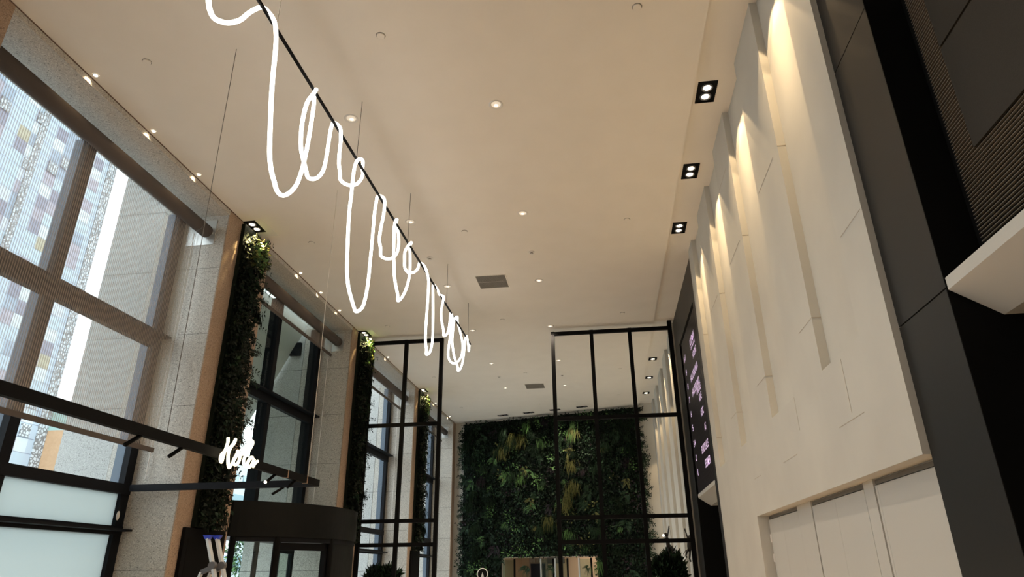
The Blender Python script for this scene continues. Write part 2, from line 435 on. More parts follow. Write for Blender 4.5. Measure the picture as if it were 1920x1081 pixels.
# dark lift-lobby bays at both ends of the cream wall
b = MB()
for za, zb in ((0, 3.10), (3.11, 5.28), (5.29, H+0.05)):
    b.box(2.05, 2.6, 3.88, 4.57, za, zb); b.box(2.05, 2.6, 12.65, 13.25, za, zb); b.box(2.05, 2.6, 16.10, 17.0, za, zb)
b.box(2.05, 2.6, 13.25, 16.10, 6.76, H+0.05)
structure(b.build('wall_right_dark', M_dark))
b = MB(); b.box(2.595, 2.7, -0.4, 3.88, 0, H+0.05); b.box(2.595, 2.7, 13.25, 16.10, 0, H+0.05); 
structure(b.build('wall_right_granite', M_blackgran))
b = MB(); b.box(2.051, 2.6, 3.874, 3.88, 0, H+0.05); b.box(2.051, 2.6, 16.092, 16.10, 0, 6.76); b.box(2.051, 2.6, 13.25, 13.26, 0, 6.76); b.box(2.07, 2.6, 13.26, 16.09, 6.69, 6.76)
structure(b.build('trim_3', M_black2))
b = MB(); b.box(2.1, 2.7, -5, -0.4, 0, H+0.05); structure(b.build('wall_right_rear', M_wall2))

# second cream wall beyond the partition
N2 = [(18.35, 19.30), (20.35, 21.30), (22.45, 23.45), (24.50, 25.45)]
b = MB(); Z2 = 1.2
b.box(XR+ND, 2.6, 17.25, 27, 0, H+0.05)
ys = [17.25] + [v for n_ in N2 for v in n_] + [27]
for i in range(0, len(ys), 2): b.box(XR, XR+ND, ys[i], ys[i+1], 0, H+0.05)
for n0, n1 in N2: b.box(XR, XR+ND, n0, n1, 0, Z2)
structure(b.build('wall_right_far', M_wall))

# back wall with the low opening
L_ = (BKB-BKA).length
T0, T1 = 2.20, 6.12; ZO = 2.12
def bkbox(b, t0, t1, o0, o1, z0, z1, mi=0):
    k = len(b.v)
    for z in (z0, z1):
        b.v += [bk(t0, o0, z), bk(t1, o0, z), bk(t1, o1, z), bk(t0, o1, z)]
    for f in ((0,1,2,3),(7,6,5,4),(0,4,5,1),(1,5,6,2),(2,6,7,3),(3,7,4,0)):
        b.f.append(tuple(k+i for i in f)); b.mi.append(mi)
b = MB(); bkbox(b, -0.3, T0, -0.3, 0, 0, H); bkbox(b, T1, L_+0.5, -0.3, 0, 0, H+0.05); bkbox(b, T0, T1, -0.3, 0, ZO, H)
structure(b.build('wall_back', M_wall2))
b = MB(); bkbox(b, T0-0.3, T1+0.3, -2.6, -2.45, 0, 2.6, 0); bkbox(b, T0-0.3, T0-0.15, -2.6, 0, 0, 2.6, 0); bkbox(b, T1+0.15, T1+0.3, -2.6, 0, 0, 2.6, 0); bkbox(b, T0-0.3, T1+0.3, -2.6, -0.3, 2.6, 2.7, 0)
structure(b.build('wall_reception', M_peach))

# ------------------------------------------------------------------ windows in the left wall
def window(idx, y0, y1, clear, frost, low=None):
    t = thing('window_%d' % idx, (XW, (y0+y1)/2, 0.12), None, None, None, 'structure')
    zt = 7.5; zb = 2.80 if idx == 2 else 0.12
    ma, mb_ = y0+2.28, y0+2.44
    verts = [(y0, y0+0.10), (ma, mb_), (y1-0.17, y1)]
    q = MB()
    for a, c in verts: q.box(XW-0.10, XW, a, c, zb, zt)
    q.build('mullion', M_frame, t)
    q = MB()     # blue-grey outer linings of the mullions
    for a, c in verts[1:]: q.box(XW-0.24, XW-0.10, a, a+0.06, zb, zt)
    q.build('mullion_lining', M_frame if idx == 2 else M_framein, t)
    q = MB()
    for za, zb2, dp in ((5.03, 5.25, 0.0), (2.73, 2.875, 0.0), (2.16, 2.28, 0.0)):
        if zb2 < zb: continue
        q.box(XW-0.10, XW+0.012, y0+0.001, y1-0.001, za, zb2)
    q.box(XW-0.10, XW+0.012, y0+0.001, y1-0.001, zb, zb+0.12)
    q.build('transom', M_frame, t)
    q = MB()
    for z in ((5.25,) if idx == 2 else (5.25, 2.25)): q.box(XW+0.012, XW+0.17, y0+0.001, y1-0.001, z-0.045, z-0.015)
    q.build('ledge', M_frame, t)
    for a, c in ((y0+0.10, ma), (mb_, y1-0.17)):
        for i, (za, zb2) in enumerate(((0.24, 2.16), (2.28, 2.73), (2.875, 5.03), (5.25, 7.5))):
            m = frost if (i < 2) else clear
            if idx == 2 and i < 2: continue
            q = MB(); q.box(XW-0.07, XW-0.06, a, c, za, zb2); q.build('pane', m, t)
    return t
w1 = window(1, *BAYS[1], G_clear, G_frost)
w2 = window(2, *BAYS[2], G_tint, G_tint)
w3 = window(3, *BAYS[3], G_clear, G_clear)
w4 = window(4, *BAYS[4], G_clear, G_clear)
w5 = window(5, *BAYS[0], G_clear, G_frost)
q = MB(); q.ball((XW+0.02, 9.40, 2.42), 0.03, sc=(0.6, 1, 2.2)); q.build('handle', M_white, w1, True)

def blind(y0, y1, zbar, label, fab, zt=7.15):
    t = thing('roller_blind', (-6.72, (y0+y1)/2, zbar), label, 'blind', 'roller blinds at the tall windows')
    q = MB(); q.tube([(-6.66, y0+0.03, zt), (-6.66, y1-0.08, zt)], 0.115, 20); q.build('roller_tube', M_tubebr, t, True)
    q = MB(); q.tube([(-6.66, y1-0.36, zt), (-6.66, y1-0.35, zt)], 0.118, 20); q.build('tube_seam', M_greyplast, t, True)
    q = MB(); q.box(-6.783, -6.777, y0+0.10, y1-0.17, zbar+0.03, zt); q.build('fabric', M_blind, t)
    q = MB(); q.box(-6.80, -6.765, y0+0.10, y1-0.17, zbar-0.035, zbar+0.03); q.build('bottom_bar', M_tubebr, t)
    q = MB(); q.box(-7.06, -6.54, y1-0.012, y1-0.001, 6.93, 7.41); q.box(-6.74, -6.58, y1-0.08, y1-0.012, zt-0.02, zt+0.02); q.build('wall_plate', M_steel, t)
    q = MB(); q.tube([(-6.90, y1-0.06, 2.95), (-6.90, y1-0.06, 4.4), (-6.90, y1-0.07, zt)], 0.007, 6); q.build('pull_chain', M_white, t)
    return t
blind(*BAYS[1], 3.36, 'brown roller blind drawn most of the way down the nearest window', True)
blind(*BAYS[2], 6.78, 'brown roller blind rolled up high in the window over the revolving door', False)
blind(*BAYS[3], 6.78, 'roller blind rolled up in the window seen through the left black partition', False)
blind(*BAYS[4], 6.78, 'roller blind rolled up in the farthest window beside the leafy back wall', False)

# ------------------------------------------------------------------ foliage
def quad_leaves(base, tip, wid, nrm, sag=0.25):
    """numpy arrays -> folded four-corner leaves (2 triangles each)"""
    n = len(base); d = tip-base; ln = np.linalg.norm(d, axis=1, keepdims=True)+1e-9
    side = np.cross(d/ln, nrm); side /= (np.linalg.norm(side, axis=1, keepdims=True)+1e-9)
    mid = base + d*0.45 + nrm*ln*sag*0.3
    v = np.empty((n, 4, 3)); v[:,0] = base; v[:,1] = mid+side*wid[:,None]*0.5; v[:,2] = tip; v[:,3] = mid-side*wid[:,None]*0.5
    return v
def leaf_object(name, V, MI, parent, mats, kind=None):
    n = len(V); me = D.meshes.new(name)
    o0 = np.array(ORG[parent.name])
    V = V - o0
    me.vertices.add(n*4); me.vertices.foreach_set('co', V.reshape(-1).astype(np.float32))
    me.loops.add(n*6); k = np.arange(n)*4
    idx = np.stack([k, k+1, k+2, k, k+2, k+3], 1).reshape(-1)
    me.loops.foreach_set('vertex_index', idx.astype(np.int32))
    me.polygons.add(n*2); me.polygons.foreach_set('loop_start', (np.arange(n*2)*3).astype(np.int32))
    for m in mats: me.materials.append(m)
    me.polygons.foreach_set('material_index', np.repeat(MI, 2).astype(np.int32))
    me.update(calc_edges=True); me.validate()
    o = D.objects.new(name, me); COL.objects.link(o); o.parent = parent
    if kind: o['kind'] = kind
    return o
rs = np.random.RandomState(5)
def unit(a): return a/(np.linalg.norm(a, axis=1, keepdims=True)+1e-9)

def foliage_panel(parent, org, U, Nn, width, z0, z1, n_base, patches, thick, lsize, base_mat, wmats, parts, hole=None, spill=(0, 0), edge=0.06, styles=None, rag=None):
    """plants rooted on a vertical plane: org + U*u + z, growing towards Nn. parts: list of (name, styles)"""
    U = np.array(U, float); Nn = np.array(Nn, float); org = np.array(org, float); Z = np.array([0, 0, 1.0])
    def keep(u, z):
        k = np.ones(len(u), bool)
        if hole: k &= ~((u > hole[0]) & (u < hole[1]) & (z < hole[2]))
        return k
    # mat of small dark leaves
    u = rs.uniform(-edge*0.3, width+edge*0.3, n_base); z = rs.uniform(z0, z1, n_base); k = keep(u, z); u = u[k]; z = z[k]; n = len(u)
    dep = rs.uniform(0.0, 1.0, n)**1.5*thick
    base = org + U*u[:,None] + Z*z[:,None] + Nn*dep[:,None]
    dr = unit(Nn*rs.uniform(0.2, 1.0, (n,1)) + U*rs.normal(0, 0.6, (n,1)) + Z*rs.normal(-0.35, 0.6, (n,1)))
    ln = rs.uniform(0.6, 1.5, n)*lsize
    V = quad_leaves(base, base+dr*ln[:,None], ln*rs.uniform(0.35, 0.7, n), unit(Nn+rs.normal(0, 0.35, (n,3))))
    leaf_object('small_leaf_cover', V, rs.choice(len(base_mat[0]), n, p=base_mat[1]), parent, base_mat[0], 'stuff')
    # patches of other plants
    groups = {}
    for (pu, pz, pr, style, mi) in patches:
        groups.setdefault(style, []).append((pu, pz, pr, mi))
    for style, ps in groups.items():
        VV = []; MM = []
        for pu, pz, pr, mi in ps:
            if style == 'grass':
                m_ = int(34*pr/0.3); r0 = rs.normal(0, pr*0.22, (m_,2))
                uu = pu+r0[:,0]; zz = pz+r0[:,1]; k = keep(uu, zz); uu = uu[k]; zz = zz[k]; m_ = len(uu)
                if not m_: continue
                bs = org + U*uu[:,None]+Z*zz[:,None]+Nn*(thick*0.8)
                d1 = unit(Nn*0.8+U*rs.normal(0, 0.5, (m_,1))+Z*0.1); l1 = pr*rs.uniform(0.3, 0.6, m_)
                mid = bs+d1*l1[:,None]
                d2 = unit(Nn*0.12+U*rs.normal(0, 0.16, (m_,1))-Z*1.0); tip = mid+d2*(l1*rs.uniform(1.3, 2.4, m_))[:,None]
                w = np.full(m_, lsize*0.20)
                nn = unit(Nn+rs.normal(0, 0.2, (m_,3)))
                VV += [quad_leaves(bs, mid, w, nn), quad_leaves(mid-d1*0.01, tip, w, nn)]; MM += [mi]*(2*m_)
            elif style == 'frond':
                nf = 7
                for f in range(nf):
                    a = rs.uniform(0, 2*math.pi); dirv = U*math.cos(a)*0.7+Z*(math.sin(a)*0.6-0.2)+Nn*0.6; dirv /= np.linalg.norm(dirv)
                    b0 = org+U*pu+Z*pz+Nn*(thick*0.6); L = pr*rs.uniform(0.6, 1.1); kk = 11
                    tt = np.linspace(0.15, 1, kk); c = b0+dirv*(tt*L)[:,None]-Z*((tt**2)*L*0.35)[:,None]
                    sd = np.cross(dirv, Nn); sd /= np.linalg.norm(sd)+1e-9
                    for sgn in (-1, 1):
                        ll = L*0.32*(1-0.6*tt)
                        VV.append(quad_leaves(c, c+(sd*sgn*0.9+dirv*0.5)*ll[:,None], ll*0.3, np.tile(Nn, (kk,1)))); MM += [mi]*kk
            else:   # broad leaves in a clump
                m_ = int(26*pr/0.3); r0 = rs.normal(0, pr*0.4, (m_,2)); uu = pu+r0[:,0]; zz = pz+r0[:,1]; k = keep(uu, zz); uu = uu[k]; zz = zz[k]; m_ = len(uu)
                if not m_: continue
                bs = org+U*uu[:,None]+Z*zz[:,None]+Nn*(thick*rs.uniform(0.6, 1.2, m_))[:,None]
                dr = unit(Nn*0.5+U*(r0[k][:,:1]/pr+rs.normal(0, 0.5, (m_,1)))+Z*(r0[k][:,1:]/pr-0.2+rs.normal(0, 0.4, (m_,1))))
                ln = lsize*rs.uniform(0.8, 1.4, m_)
                VV.append(quad_leaves(bs, bs+dr*ln[:,None], ln*0.62, unit(Nn+rs.normal(0, 0.4, (m_,3))))); MM += [mi]*m_
        V = np.concatenate(VV); MM = np.array(MM)
        leaf_object({'grass': 'hanging_grass_tufts', 'frond': 'fern_fronds', 'broad': 'broad_leaf_clumps'}[style], V, MM, parent, LEAF, 'stuff')

# the big leafy back wall
dvec = (BKB-BKA).normalized(); nvec = Vector((dvec.y, -dvec.x, 0))
G0, G1 = 0.46, 8.10
orgw = bk(G0, 0.06, 0)
gw = thing('living_wall', orgw, 'huge dark green living wall of mixed plants covering the back wall', 'living wall')
b = MB(); bkbox(b, G0, T0, 0.0, 0.06, 0.05, 7.52); bkbox(b, T1, G1, 0.0, 0.06, 0.05, 7.52); bkbox(b, T0, T1, 0.0, 0.06, ZO+0.02, 7.52)
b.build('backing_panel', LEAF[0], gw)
pt = []
W_ = G1-G0
for i in range(420):
    u_ = rs.uniform(0.1, W_-0.1); z_ = rs.uniform(0.2, 7.35)
    st = rs.choice(['broad', 'grass', 'frond'], p=[0.55, 0.25, 0.20])
    # brighter leaf colours are likelier towards the middle of the wall
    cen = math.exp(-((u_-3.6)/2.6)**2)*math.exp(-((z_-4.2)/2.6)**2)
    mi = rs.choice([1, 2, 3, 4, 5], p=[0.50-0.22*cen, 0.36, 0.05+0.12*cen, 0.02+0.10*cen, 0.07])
    pt.append((u_, z_, rs.uniform(0.16, 0.42), st, int(mi)))
for (u_, z_, r, st, mi) in ((2.4, 6.75, .42, 'grass', 4), (2.75, 6.7, .4, 'grass', 4), (1.95, 6.2, .4, 'grass', 4), (2.35, 5.25, .4, 'grass', 2), (4.95, 4.7, .45, 'grass', 4), (4.75, 4.35, .4, 'grass', 4),
                            (4.6, 4.0, .4, 'grass', 4), (4.9, 5.5, .4, 'grass', 4), (0.6, 4.6, .42, 'grass', 2), (0.5, 4.2, .4, 'grass', 2), (3.35, 5.05, .2, 'broad', 3), (3.5, 5.0, .2, 'broad', 3), (3.9, 6.4, .25, 'broad', 3),
                            (2.2, 3.6, .3, 'broad', 3), (2.5, 3.2, .25, 'broad', 3), (1.35, 3.9, .3, 'broad', 3), (1.2, 3.5, .3, 'broad', 2), (2.5, 4.4, .25, 'broad', 2), (0.7, 1.75, .4, 'broad', 3), (2.2, 2.2, .25, 'broad', 3), (3.9, 2.7, .3, 'broad', 2),
                            (3.4, 2.6, .25, 'broad', 3), (4.6, 2.45, .2, 'broad', 3), (3.0, 2.35, .2, 'broad', 3), (1.5, 5.9, .3, 'frond', 3)):
    pt.append((u_, z_, r, st, mi))
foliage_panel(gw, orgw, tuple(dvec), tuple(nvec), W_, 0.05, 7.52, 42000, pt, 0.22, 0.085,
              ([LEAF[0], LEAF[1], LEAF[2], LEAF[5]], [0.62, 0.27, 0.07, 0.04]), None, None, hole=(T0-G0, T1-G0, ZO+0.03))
# ragged side edges
def fringe(parent, org, U, Nn, u_edge, sgn, z0, z1, n, lsize, mats, reach):
    U = np.array(U); Nn = np.array(Nn); Z = np.array([0, 0, 1.0]); VV = []; MM = []
    for i in range(n):
        z = rs.uniform(z0, z1); L = reach*rs.uniform(0.25, 1.0)
        b0 = np.array(org)+U*(u_edge-sgn*0.05)+Z*z+Nn*rs.uniform(0.02, 0.16)
        d = U*sgn*1.0+Z*rs.normal(0.0, 0.5)+Nn*rs.uniform(0, 0.5); d /= np.linalg.norm(d)
        k = rs.randint(5, 11); t = np.linspace(0.1, 1, k); c = b0+d*(t*L)[:,None]+Z*(-(t**2)*L*rs.uniform(-0.3, 0.5))[:,None]
        mi = rs.randint(0, len(mats))
        for s2 in (-1, 1):
            ll = lsize*rs.uniform(0.6, 1.2, k); sd = np.cross(d, Nn); sd /= np.linalg.norm(sd)+1e-9
            VV.append(quad_leaves(c, c+(sd*s2*0.8+d*0.6)*ll[:,None], ll*0.42, unit(np.tile(Nn, (k,1))+rs.normal(0, 0.3, (k,3))))); MM += [mi]*k
    leaf_object('edge_sprigs', np.concatenate(VV), np.array(MM), parent, mats, 'stuff')
fringe(gw, orgw, tuple(dvec), tuple(nvec), 0, -1, 0.3, 7.4, 110, 0.07, [LEAF[0], LEAF[1], LEAF[2]], 0.28)
fringe(gw, orgw, tuple(dvec), tuple(nvec), W_, 1, 0.3, 7.5, 150, 0.08, [LEAF[0], LEAF[1], LEAF[1], LEAF[2]], 0.42)

# narrow plant columns on the stone piers
def strip(y0, label, nb, box_label, z_top=7.36):
    o = (XL+0.07, y0, 0)
    t = thing('plant_column', (XL, y0+0.37, 2.3), label, 'vertical garden', 'plant columns on the stone piers')
    q = MB(); q.box(XL, XL+0.07, y0, y0+0.58, 2.28, 7.55); q.build('backing_panel', LEAF[0], t)
    ps = []
    for i in range(90):
        ps.append((rs.uniform(0.10, 0.56), rs.uniform(2.4, z_top-0.05), rs.uniform(0.10, 0.22), rs.choice(['broad', 'grass', 'frond'], p=[0.35, 0.45, 0.2]), int(rs.choice([0, 1, 6, 2], p=[0.3, 0.3, 0.3, 0.1]))))
    for i in range(34):    # lamp light on the top is put into brighter yellow-green leaf colours
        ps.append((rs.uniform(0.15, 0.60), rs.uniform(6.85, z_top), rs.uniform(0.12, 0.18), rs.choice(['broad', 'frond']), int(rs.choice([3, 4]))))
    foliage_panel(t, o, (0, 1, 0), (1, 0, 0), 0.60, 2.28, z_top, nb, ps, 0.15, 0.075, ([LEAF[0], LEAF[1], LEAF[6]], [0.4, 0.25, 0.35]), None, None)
    fringe(t, o, (0, 1, 0), (1, 0, 0), 0.56, 1, 2.35, 7.4, 64, 0.075, [LEAF[0], LEAF[1], LEAF[6]], 0.42)
    fringe(t, o, (0, 1, 0), (1, 0, 0), 0.0, -1, 2.35, 7.3, 14, 0.04, [LEAF[0], LEAF[6]], 0.12)
    return t
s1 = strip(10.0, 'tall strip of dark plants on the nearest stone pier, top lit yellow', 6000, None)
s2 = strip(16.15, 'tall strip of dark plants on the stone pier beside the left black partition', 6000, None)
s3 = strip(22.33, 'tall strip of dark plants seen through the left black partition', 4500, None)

def display_box(y0, y1, label):
    t = thing('display_cabinet', (XL+0.15, (y0+y1)/2, 0), label, 'cabinet', 'black cabinets below the plant columns')
    q = MB(); q.box(XL+0.002, XL+0.06, y0, y1, 0, 2.27); q.build('body', M_black, t, bevel=0.006)
    q = MB(); q.box(XL+0.06, XL+0.064, y0+0.1, y1-0.1, 0.12, 2.12); q.build('face_panel', M_black2, t)
display_box(9.80, 10.93, 'black upright cabinet standing behind the stepladder')
display_box(22.2, 23.2, 'black upright cabinet under the plant strip beyond the left partition')

# ------------------------------------------------------------------ black framed partitions
def partition(xs, label, y=16.8, zt=7.5):
    t = thing('partition_frame', ((xs[0]+xs[-1])/2, y, 0), label, 'partition', 'black framed partitions')
    w = 0.095
    for i, x in enumerate(xs):
        q = MB(); z1 = zt
        q.box(x-w/2, x+w/2, y-0.05, y+0.05, 0, z1); q.build('post', M_black, t)
    for z in (zt-0.05, 5.17, 2.79, 2.24, 1.2, 0.05):
        for a, c in zip(xs[:-1], xs[1:]):
            q = MB(); q.box(a+w/2, c-w/2, y-0.045, y+0.045, z-0.045, z+0.045); q.build('crossbar', M_black, t)
    return t
pL = partition((-6.13, -5.16, -4.17), 'black metal grid partition with six visible openings on the left')
pR = partition((-1.14, -0.11, 0.89, 1.93), 'black metal grid partition in front of the leafy wall, on the right')
q = MB(); q.box(1.95, 1.985, 16.76, 16.84, 0, 7.64); q.build('wall_channel', M_black, pR)
q = MB(); q.box(1.93-0.05, 1.93+0.05, 16.75, 16.85, 7.45, 7.64); q.build('post_head', M_black, pR)
b = MB(); b.box(2.0, 2.1, 17.0, 17.25, 0, H+0.05); structure(b.build('trim_4', M_wall2))

# ------------------------------------------------------------------ ceiling fittings
def downlight(x, y, label, lit=True):
    t = thing('downlight', (x, y, H), label, 'ceiling light', 'round ceiling downlights')
    q = MB(); q.lathe((x, y), [(0.098, H-0.001), (0.098, H-0.008), (0.085, H-0.012), (0.072, H-0.006), (0.066, H-0.001)], 28); q.build('trim_ring', M_white, t, True)
    q = MB(); q.disc((x, y), 0.067, H-0.0015, 24); q.build('reflector', mat('reflector', (0.8, 0.75, 0.68), 0.4, emit=(1.0, 0.85, 0.65), estr=0.42), t)  # emission stands in for the lamp's light on the reflector
    q = MB(); q.disc((x, y+0.018), 0.026, H-0.004, 20); q.build('lamp', M_lampsoft, t)
    return t
base = downlight(-1.18, 7.44, 'round ceiling downlight in the right row, nearest the camera')
ordn = ['nearest the camera', 'second from the camera', 'third from the camera', 'fourth from the camera', 'fifth from the camera', 'sixth from the camera']
DLY = [7.40, 10.48, 13.54, 16.57, 19.70, 22.72]
base.location.y = DLY[0]
for k, y in enumerate(DLY):
    if k: copy_tree(base, (-1.18, y, H), 'round ceiling downlight in the right row, ' + ordn[k])
    copy_tree(base, (-3.28, y, H), 'round ceiling downlight in the left row, ' + ordn[k])
for x in (-1.18, -3.28):
    for y in [-2.0, 1.2, 4.3] + DLY + [25.8]:
        warm = WARM
        spot('downlight_beam', (x, y, H-0.03), 205 if y < 15 else 215, 120, 0.9, (x, y, 0), warm, 0.06)

# round cover plates / sprinklers
def cover(x, y, label):
    t = thing('sprinkler_cover', (x, y, H), label, 'ceiling cover plate', 'round cover plates on the ceiling')
    q = MB(); q.lathe((x, y), [(0.05, H-0.0005), (0.05, H-0.012), (0.044, H-0.016)], 20); q.disc((x, y), 0.044, H-0.016, 20); q.build('plate', M_ceil, t)
    q = MB(); q.lathe((x, y), [(0.058, H-0.0006), (0.051, H-0.0006)], 20); q.build('shadow_gap', M_vent, t)
    return t
cv = {'left': -5.43, 'middle': -2.36, 'right': 0.71}
c0 = None
for side, x in cv.items():
    for k, y in enumerate([5.92, 11.0, 15.88, 20.93, 25.4 if side != 'right' else 24.45]):
        lab = 'small round cover plate on the ceiling, %s row, %s' % (side, ordn[k])
        if c0 is None: c0 = cover(x, y, lab)
        else: copy_tree(c0, (x, y, H), lab)
def smoke(x, y, label):
    t = thing('smoke_detector', (x, y, H), label, 'smoke detector', 'smoke detectors')
    q = MB(); q.lathe((x, y), [(0.062, H-0.001), (0.060, H-0.02), (0.045, H-0.026)], 20); q.disc((x, y), 0.045, H-0.026, 20); q.build('base', M_white, t, False)
    q = MB(); q.lathe((x, y), [(0.03, H-0.026), (0.028, H-0.05)], 16); q.disc((x, y), 0.028, H-0.05, 16); q.build('sensor_head', M_vent, t)
    q = MB(); q.lathe((x, y), [(0.036, H-0.046), (0.036, H-0.054)], 16); q.disc((x, y), 0.036, H-0.054, 16); q.build('cap', M_white, t)
    return t
k0 = smoke(-3.3, 12.03, 'white smoke detector left of the near ceiling vent, beside the glowing tube')
copy_tree(k0, (-1.19, 12.08, H), 'white smoke detector right of the near ceiling vent')
copy_tree(k0, (-3.27, 21.2, H), 'white smoke detector left of the far ceiling vent')
copy_tree(k0, (-1.18, 21.35, H), 'white smoke detector seen through the right partition, far from the camera')

def vent(x0, x1, y0, y1, label):
    t = thing('ceiling_vent', ((x0+x1)/2, (y0+y1)/2, H), label, 'vent', 'ceiling vents')
    q = MB(); w = 0.025
    q.box(x0, x1, y0, y0+w, H-0.012, H); q.box(x0, x1, y1-w, y1, H-0.012, H); q.box(x0, x0+w, y0+w, y1-w, H-0.012, H); q.box(x1-w, x1, y0+w, y1-w, H-0.012, H)
    q.build('frame', M_ceil, t)
    q = MB(); q.box(x0+w, x1-w, y0+w, y1-w, H-0.003, H-0.001); q.build('backing', M_vent, t)
    q = MB(); n = 22
    for i in range(n):
        y = y0+w+(y1-y0-2*w)*(i+0.5)/n; q.box(x0+w, x1-w, y-0.004, y+0.004, H-0.010, H-0.003)
    n = 26
    for i in range(n):
        x = x0+w+(x1-x0-2*w)*(i+0.5)/n; q.box(x-0.003, x+0.003, y0+w, y1-w, H-0.010, H-0.003)
    q.box(x0+w, x1-w, (y0+y1)/2-0.012, (y0+y1)/2+0.012, H-0.011, H-0.003)
    q.build('grille', M_ventslat, t)
vent(-2.57, -1.87, 13.06, 13.80, 'square grey ceiling vent in the middle of the ceiling, nearer one')
vent(-2.57, -1.87, 22.30, 22.98, 'square grey ceiling vent farther back, above the partition gap')

# tiny wall-washers beside the window lintels
wz = None
for k, (y, lab) in enumerate(((6.05, 'tiny bright spotlight in the ceiling edge above the nearest window, nearest of three'), (7.25, 'tiny bright spotlight in the ceiling edge above the nearest window, middle of three'),
            (8.42, 'tiny bright spotlight in the ceiling edge above the nearest window, farthest of three'), (12.32, 'tiny ceiling-edge spotlight above the revolving-door window, nearest of three'),
            (13.42, 'tiny ceiling-edge spotlight above the revolving-door window, middle of three'), (14.58, 'tiny ceiling-edge spotlight above the revolving-door window, farthest of three'),
            (18.5, 'tiny ceiling-edge spotlight above the window behind the left partition'), (24.48, 'tiny ceiling-edge spotlight above the farthest window, nearer one'), (26.9, 'tiny ceiling-edge spotlight above the farthest window, farther one'))):
    if wz is None:
        wz = thing('mini_spotlight', (-6.24, y, H), lab, 'ceiling light', 'tiny spotlights along the window wall')
        q = MB(); q.lathe((-6.24, y), [(0.042, H-0.001), (0.042, H-0.008), (0.028, H-0.008)], 18); q.build('trim_ring', M_white, wz)
        q = MB(); q.ball((-6.24, y, H-0.004), 0.028, 12, 6, sc=(1, 1, 0.6)); q.build('lamp', M_lamp, wz)
    else: copy_tree(wz, (-6.24, y, H), lab)
    spot('mini_spot_beam', (-6.235, y, H-0.025), 5, 75, 0.3, (-6.36, y, H-0.14), WARM2, 0.01)

def gimbal(x0, x1, y0, y1, z, label, two=True, grp='black twin spotlights in the right ceiling strip'):
    t = thing('recessed_spotlight', ((x0+x1)/2, (y0+y1)/2, z), label, 'ceiling light', grp)
    w = 0.018; q = MB()
    q.box(x0, x1, y0, y0+w, z-0.012, z); q.box(x0, x1, y1-w, y1, z-0.012, z); q.box(x0, x0+w, y0+w, y1-w, z-0.012, z); q.box(x1-w, x1, y0+w, y1-w, z-0.012, z)
    q.build('frame', M_black, t)
    q = MB(); q.box(x0+w, x1-w, y0+w, y1-w, z-0.003, z-0.001); q.build('well', M_black2, t)
    cx_ = (x0+x1)/2
    for yy in ([y0+(y1-y0)*0.29, y0+(y1-y0)*0.71] if two else [(y0+y1)/2]):
        r = min(x1-x0, (y1-y0)/(2 if two else 1))*0.36
        q = MB(); q.lathe((cx_, yy), [(r, z-0.004), (r, z-0.016), (r*0.82, z-0.018), (r*0.75, z-0.008)], 22); hd = q.build('lamp_head', M_greyplast, t, True)
        q = MB(); q.ball((cx_, yy, z-0.008), r*0.66, 14, 6, sc=(1, 1, 0.25)); q.build('lamp', M_lamp, hd, True)
    return t
HS = H+0.05
g0 = gimbal(1.585, 1.845, 7.40, 7.84, HS, 'black twin spotlight in the right ceiling strip, first of the three in view')
for k, y in enumerate((9.60, 11.58)):
    copy_tree(g0, (1.715, y, HS), 'black twin spotlight in the right ceiling strip, %s' % ('second one along' if k == 0 else 'third one, before the dark sign board'))
copy_tree(g0, (1.715, 5.60, HS), 'black twin spotlight in the right ceiling strip, above the nearest wall niche')
g1 = gimbal(1.59, 1.84, 20.05, 20.33, HS, 'square black spotlight seen through the right partition, nearest of three', False, 'black spotlights beyond the right partition')
copy_tree(g1, (1.715, 22.36, HS), 'square black spotlight seen through the right partition, middle of three')
copy_tree(g1, (1.715, 24.50, HS), 'square black spotlight seen through the right partition, farthest of three')
for y in (5.6, 7.62, 9.6, 11.6):
    for dy in (-0.1, 0.1):
        spot('niche_beam', (1.715, y+dy, HS-0.03), 105, 70, 0.10, (1.76, y+dy*1.2, 5.0), WARM2, 0.015)
        spot('niche_core_beam', (1.715, y+dy, HS-0.03), 190, 40, 0.9, (2.06, y+dy*2.0, 4.2), WARM2, 0.015)
for y in (18.0, 20.19, 22.36, 24.5):
    spot('niche_beam', (1.715, y+0.3, HS-0.03), 200, 64, 0.15, (1.80, y+0.3, 5.0), WARM2, 0.015)
    spot('niche_core_beam', (1.715, y+0.3, HS-0.03), 260, 34, 0.9, (2.06, y+0.3, 4.6), WARM2, 0.015)

# lamps above the plant columns
for k, (y, lab) in enumerate(((10.0, 'black twin spotlight over the nearest plant strip'), (16.14, 'black twin spotlight over the plant strip by the left partition'), (22.32, 'black twin spotlight over the plant strip beyond the left partition'))):
    gimbal(-6.325, -6.09, y, y+0.43, H, lab, True, 'black twin spotlights over the plant strips')
    t = thing('access_panel', (-6.1, y+0.3, H), 'thin pale ceiling panel around the lamp over the %s plant strip' % ('nearest', 'middle', 'farthest')[k], 'ceiling panel', 'ceiling panels around the strip lamps')
    q = MB(); q.box(-6.088, -5.93, y-0.02, y+0.62, H-0.004, H); q.box(-6.33, -6.088, y+0.435, y+0.62, H-0.004, H); q.build('panel', M_white, t)
    spot('plant_beam', (-6.08, y+0.14, H-0.03), 260, 85, 0.7, (-6.22, y+0.32, 6.2), (1.0, 0.78, 0.36), 0.03)
    spot('plant_beam', (-6.08, y+0.32, H-0.03), 260, 85, 0.7, (-6.22, y+0.42, 6.2), (1.0, 0.78, 0.36), 0.03)

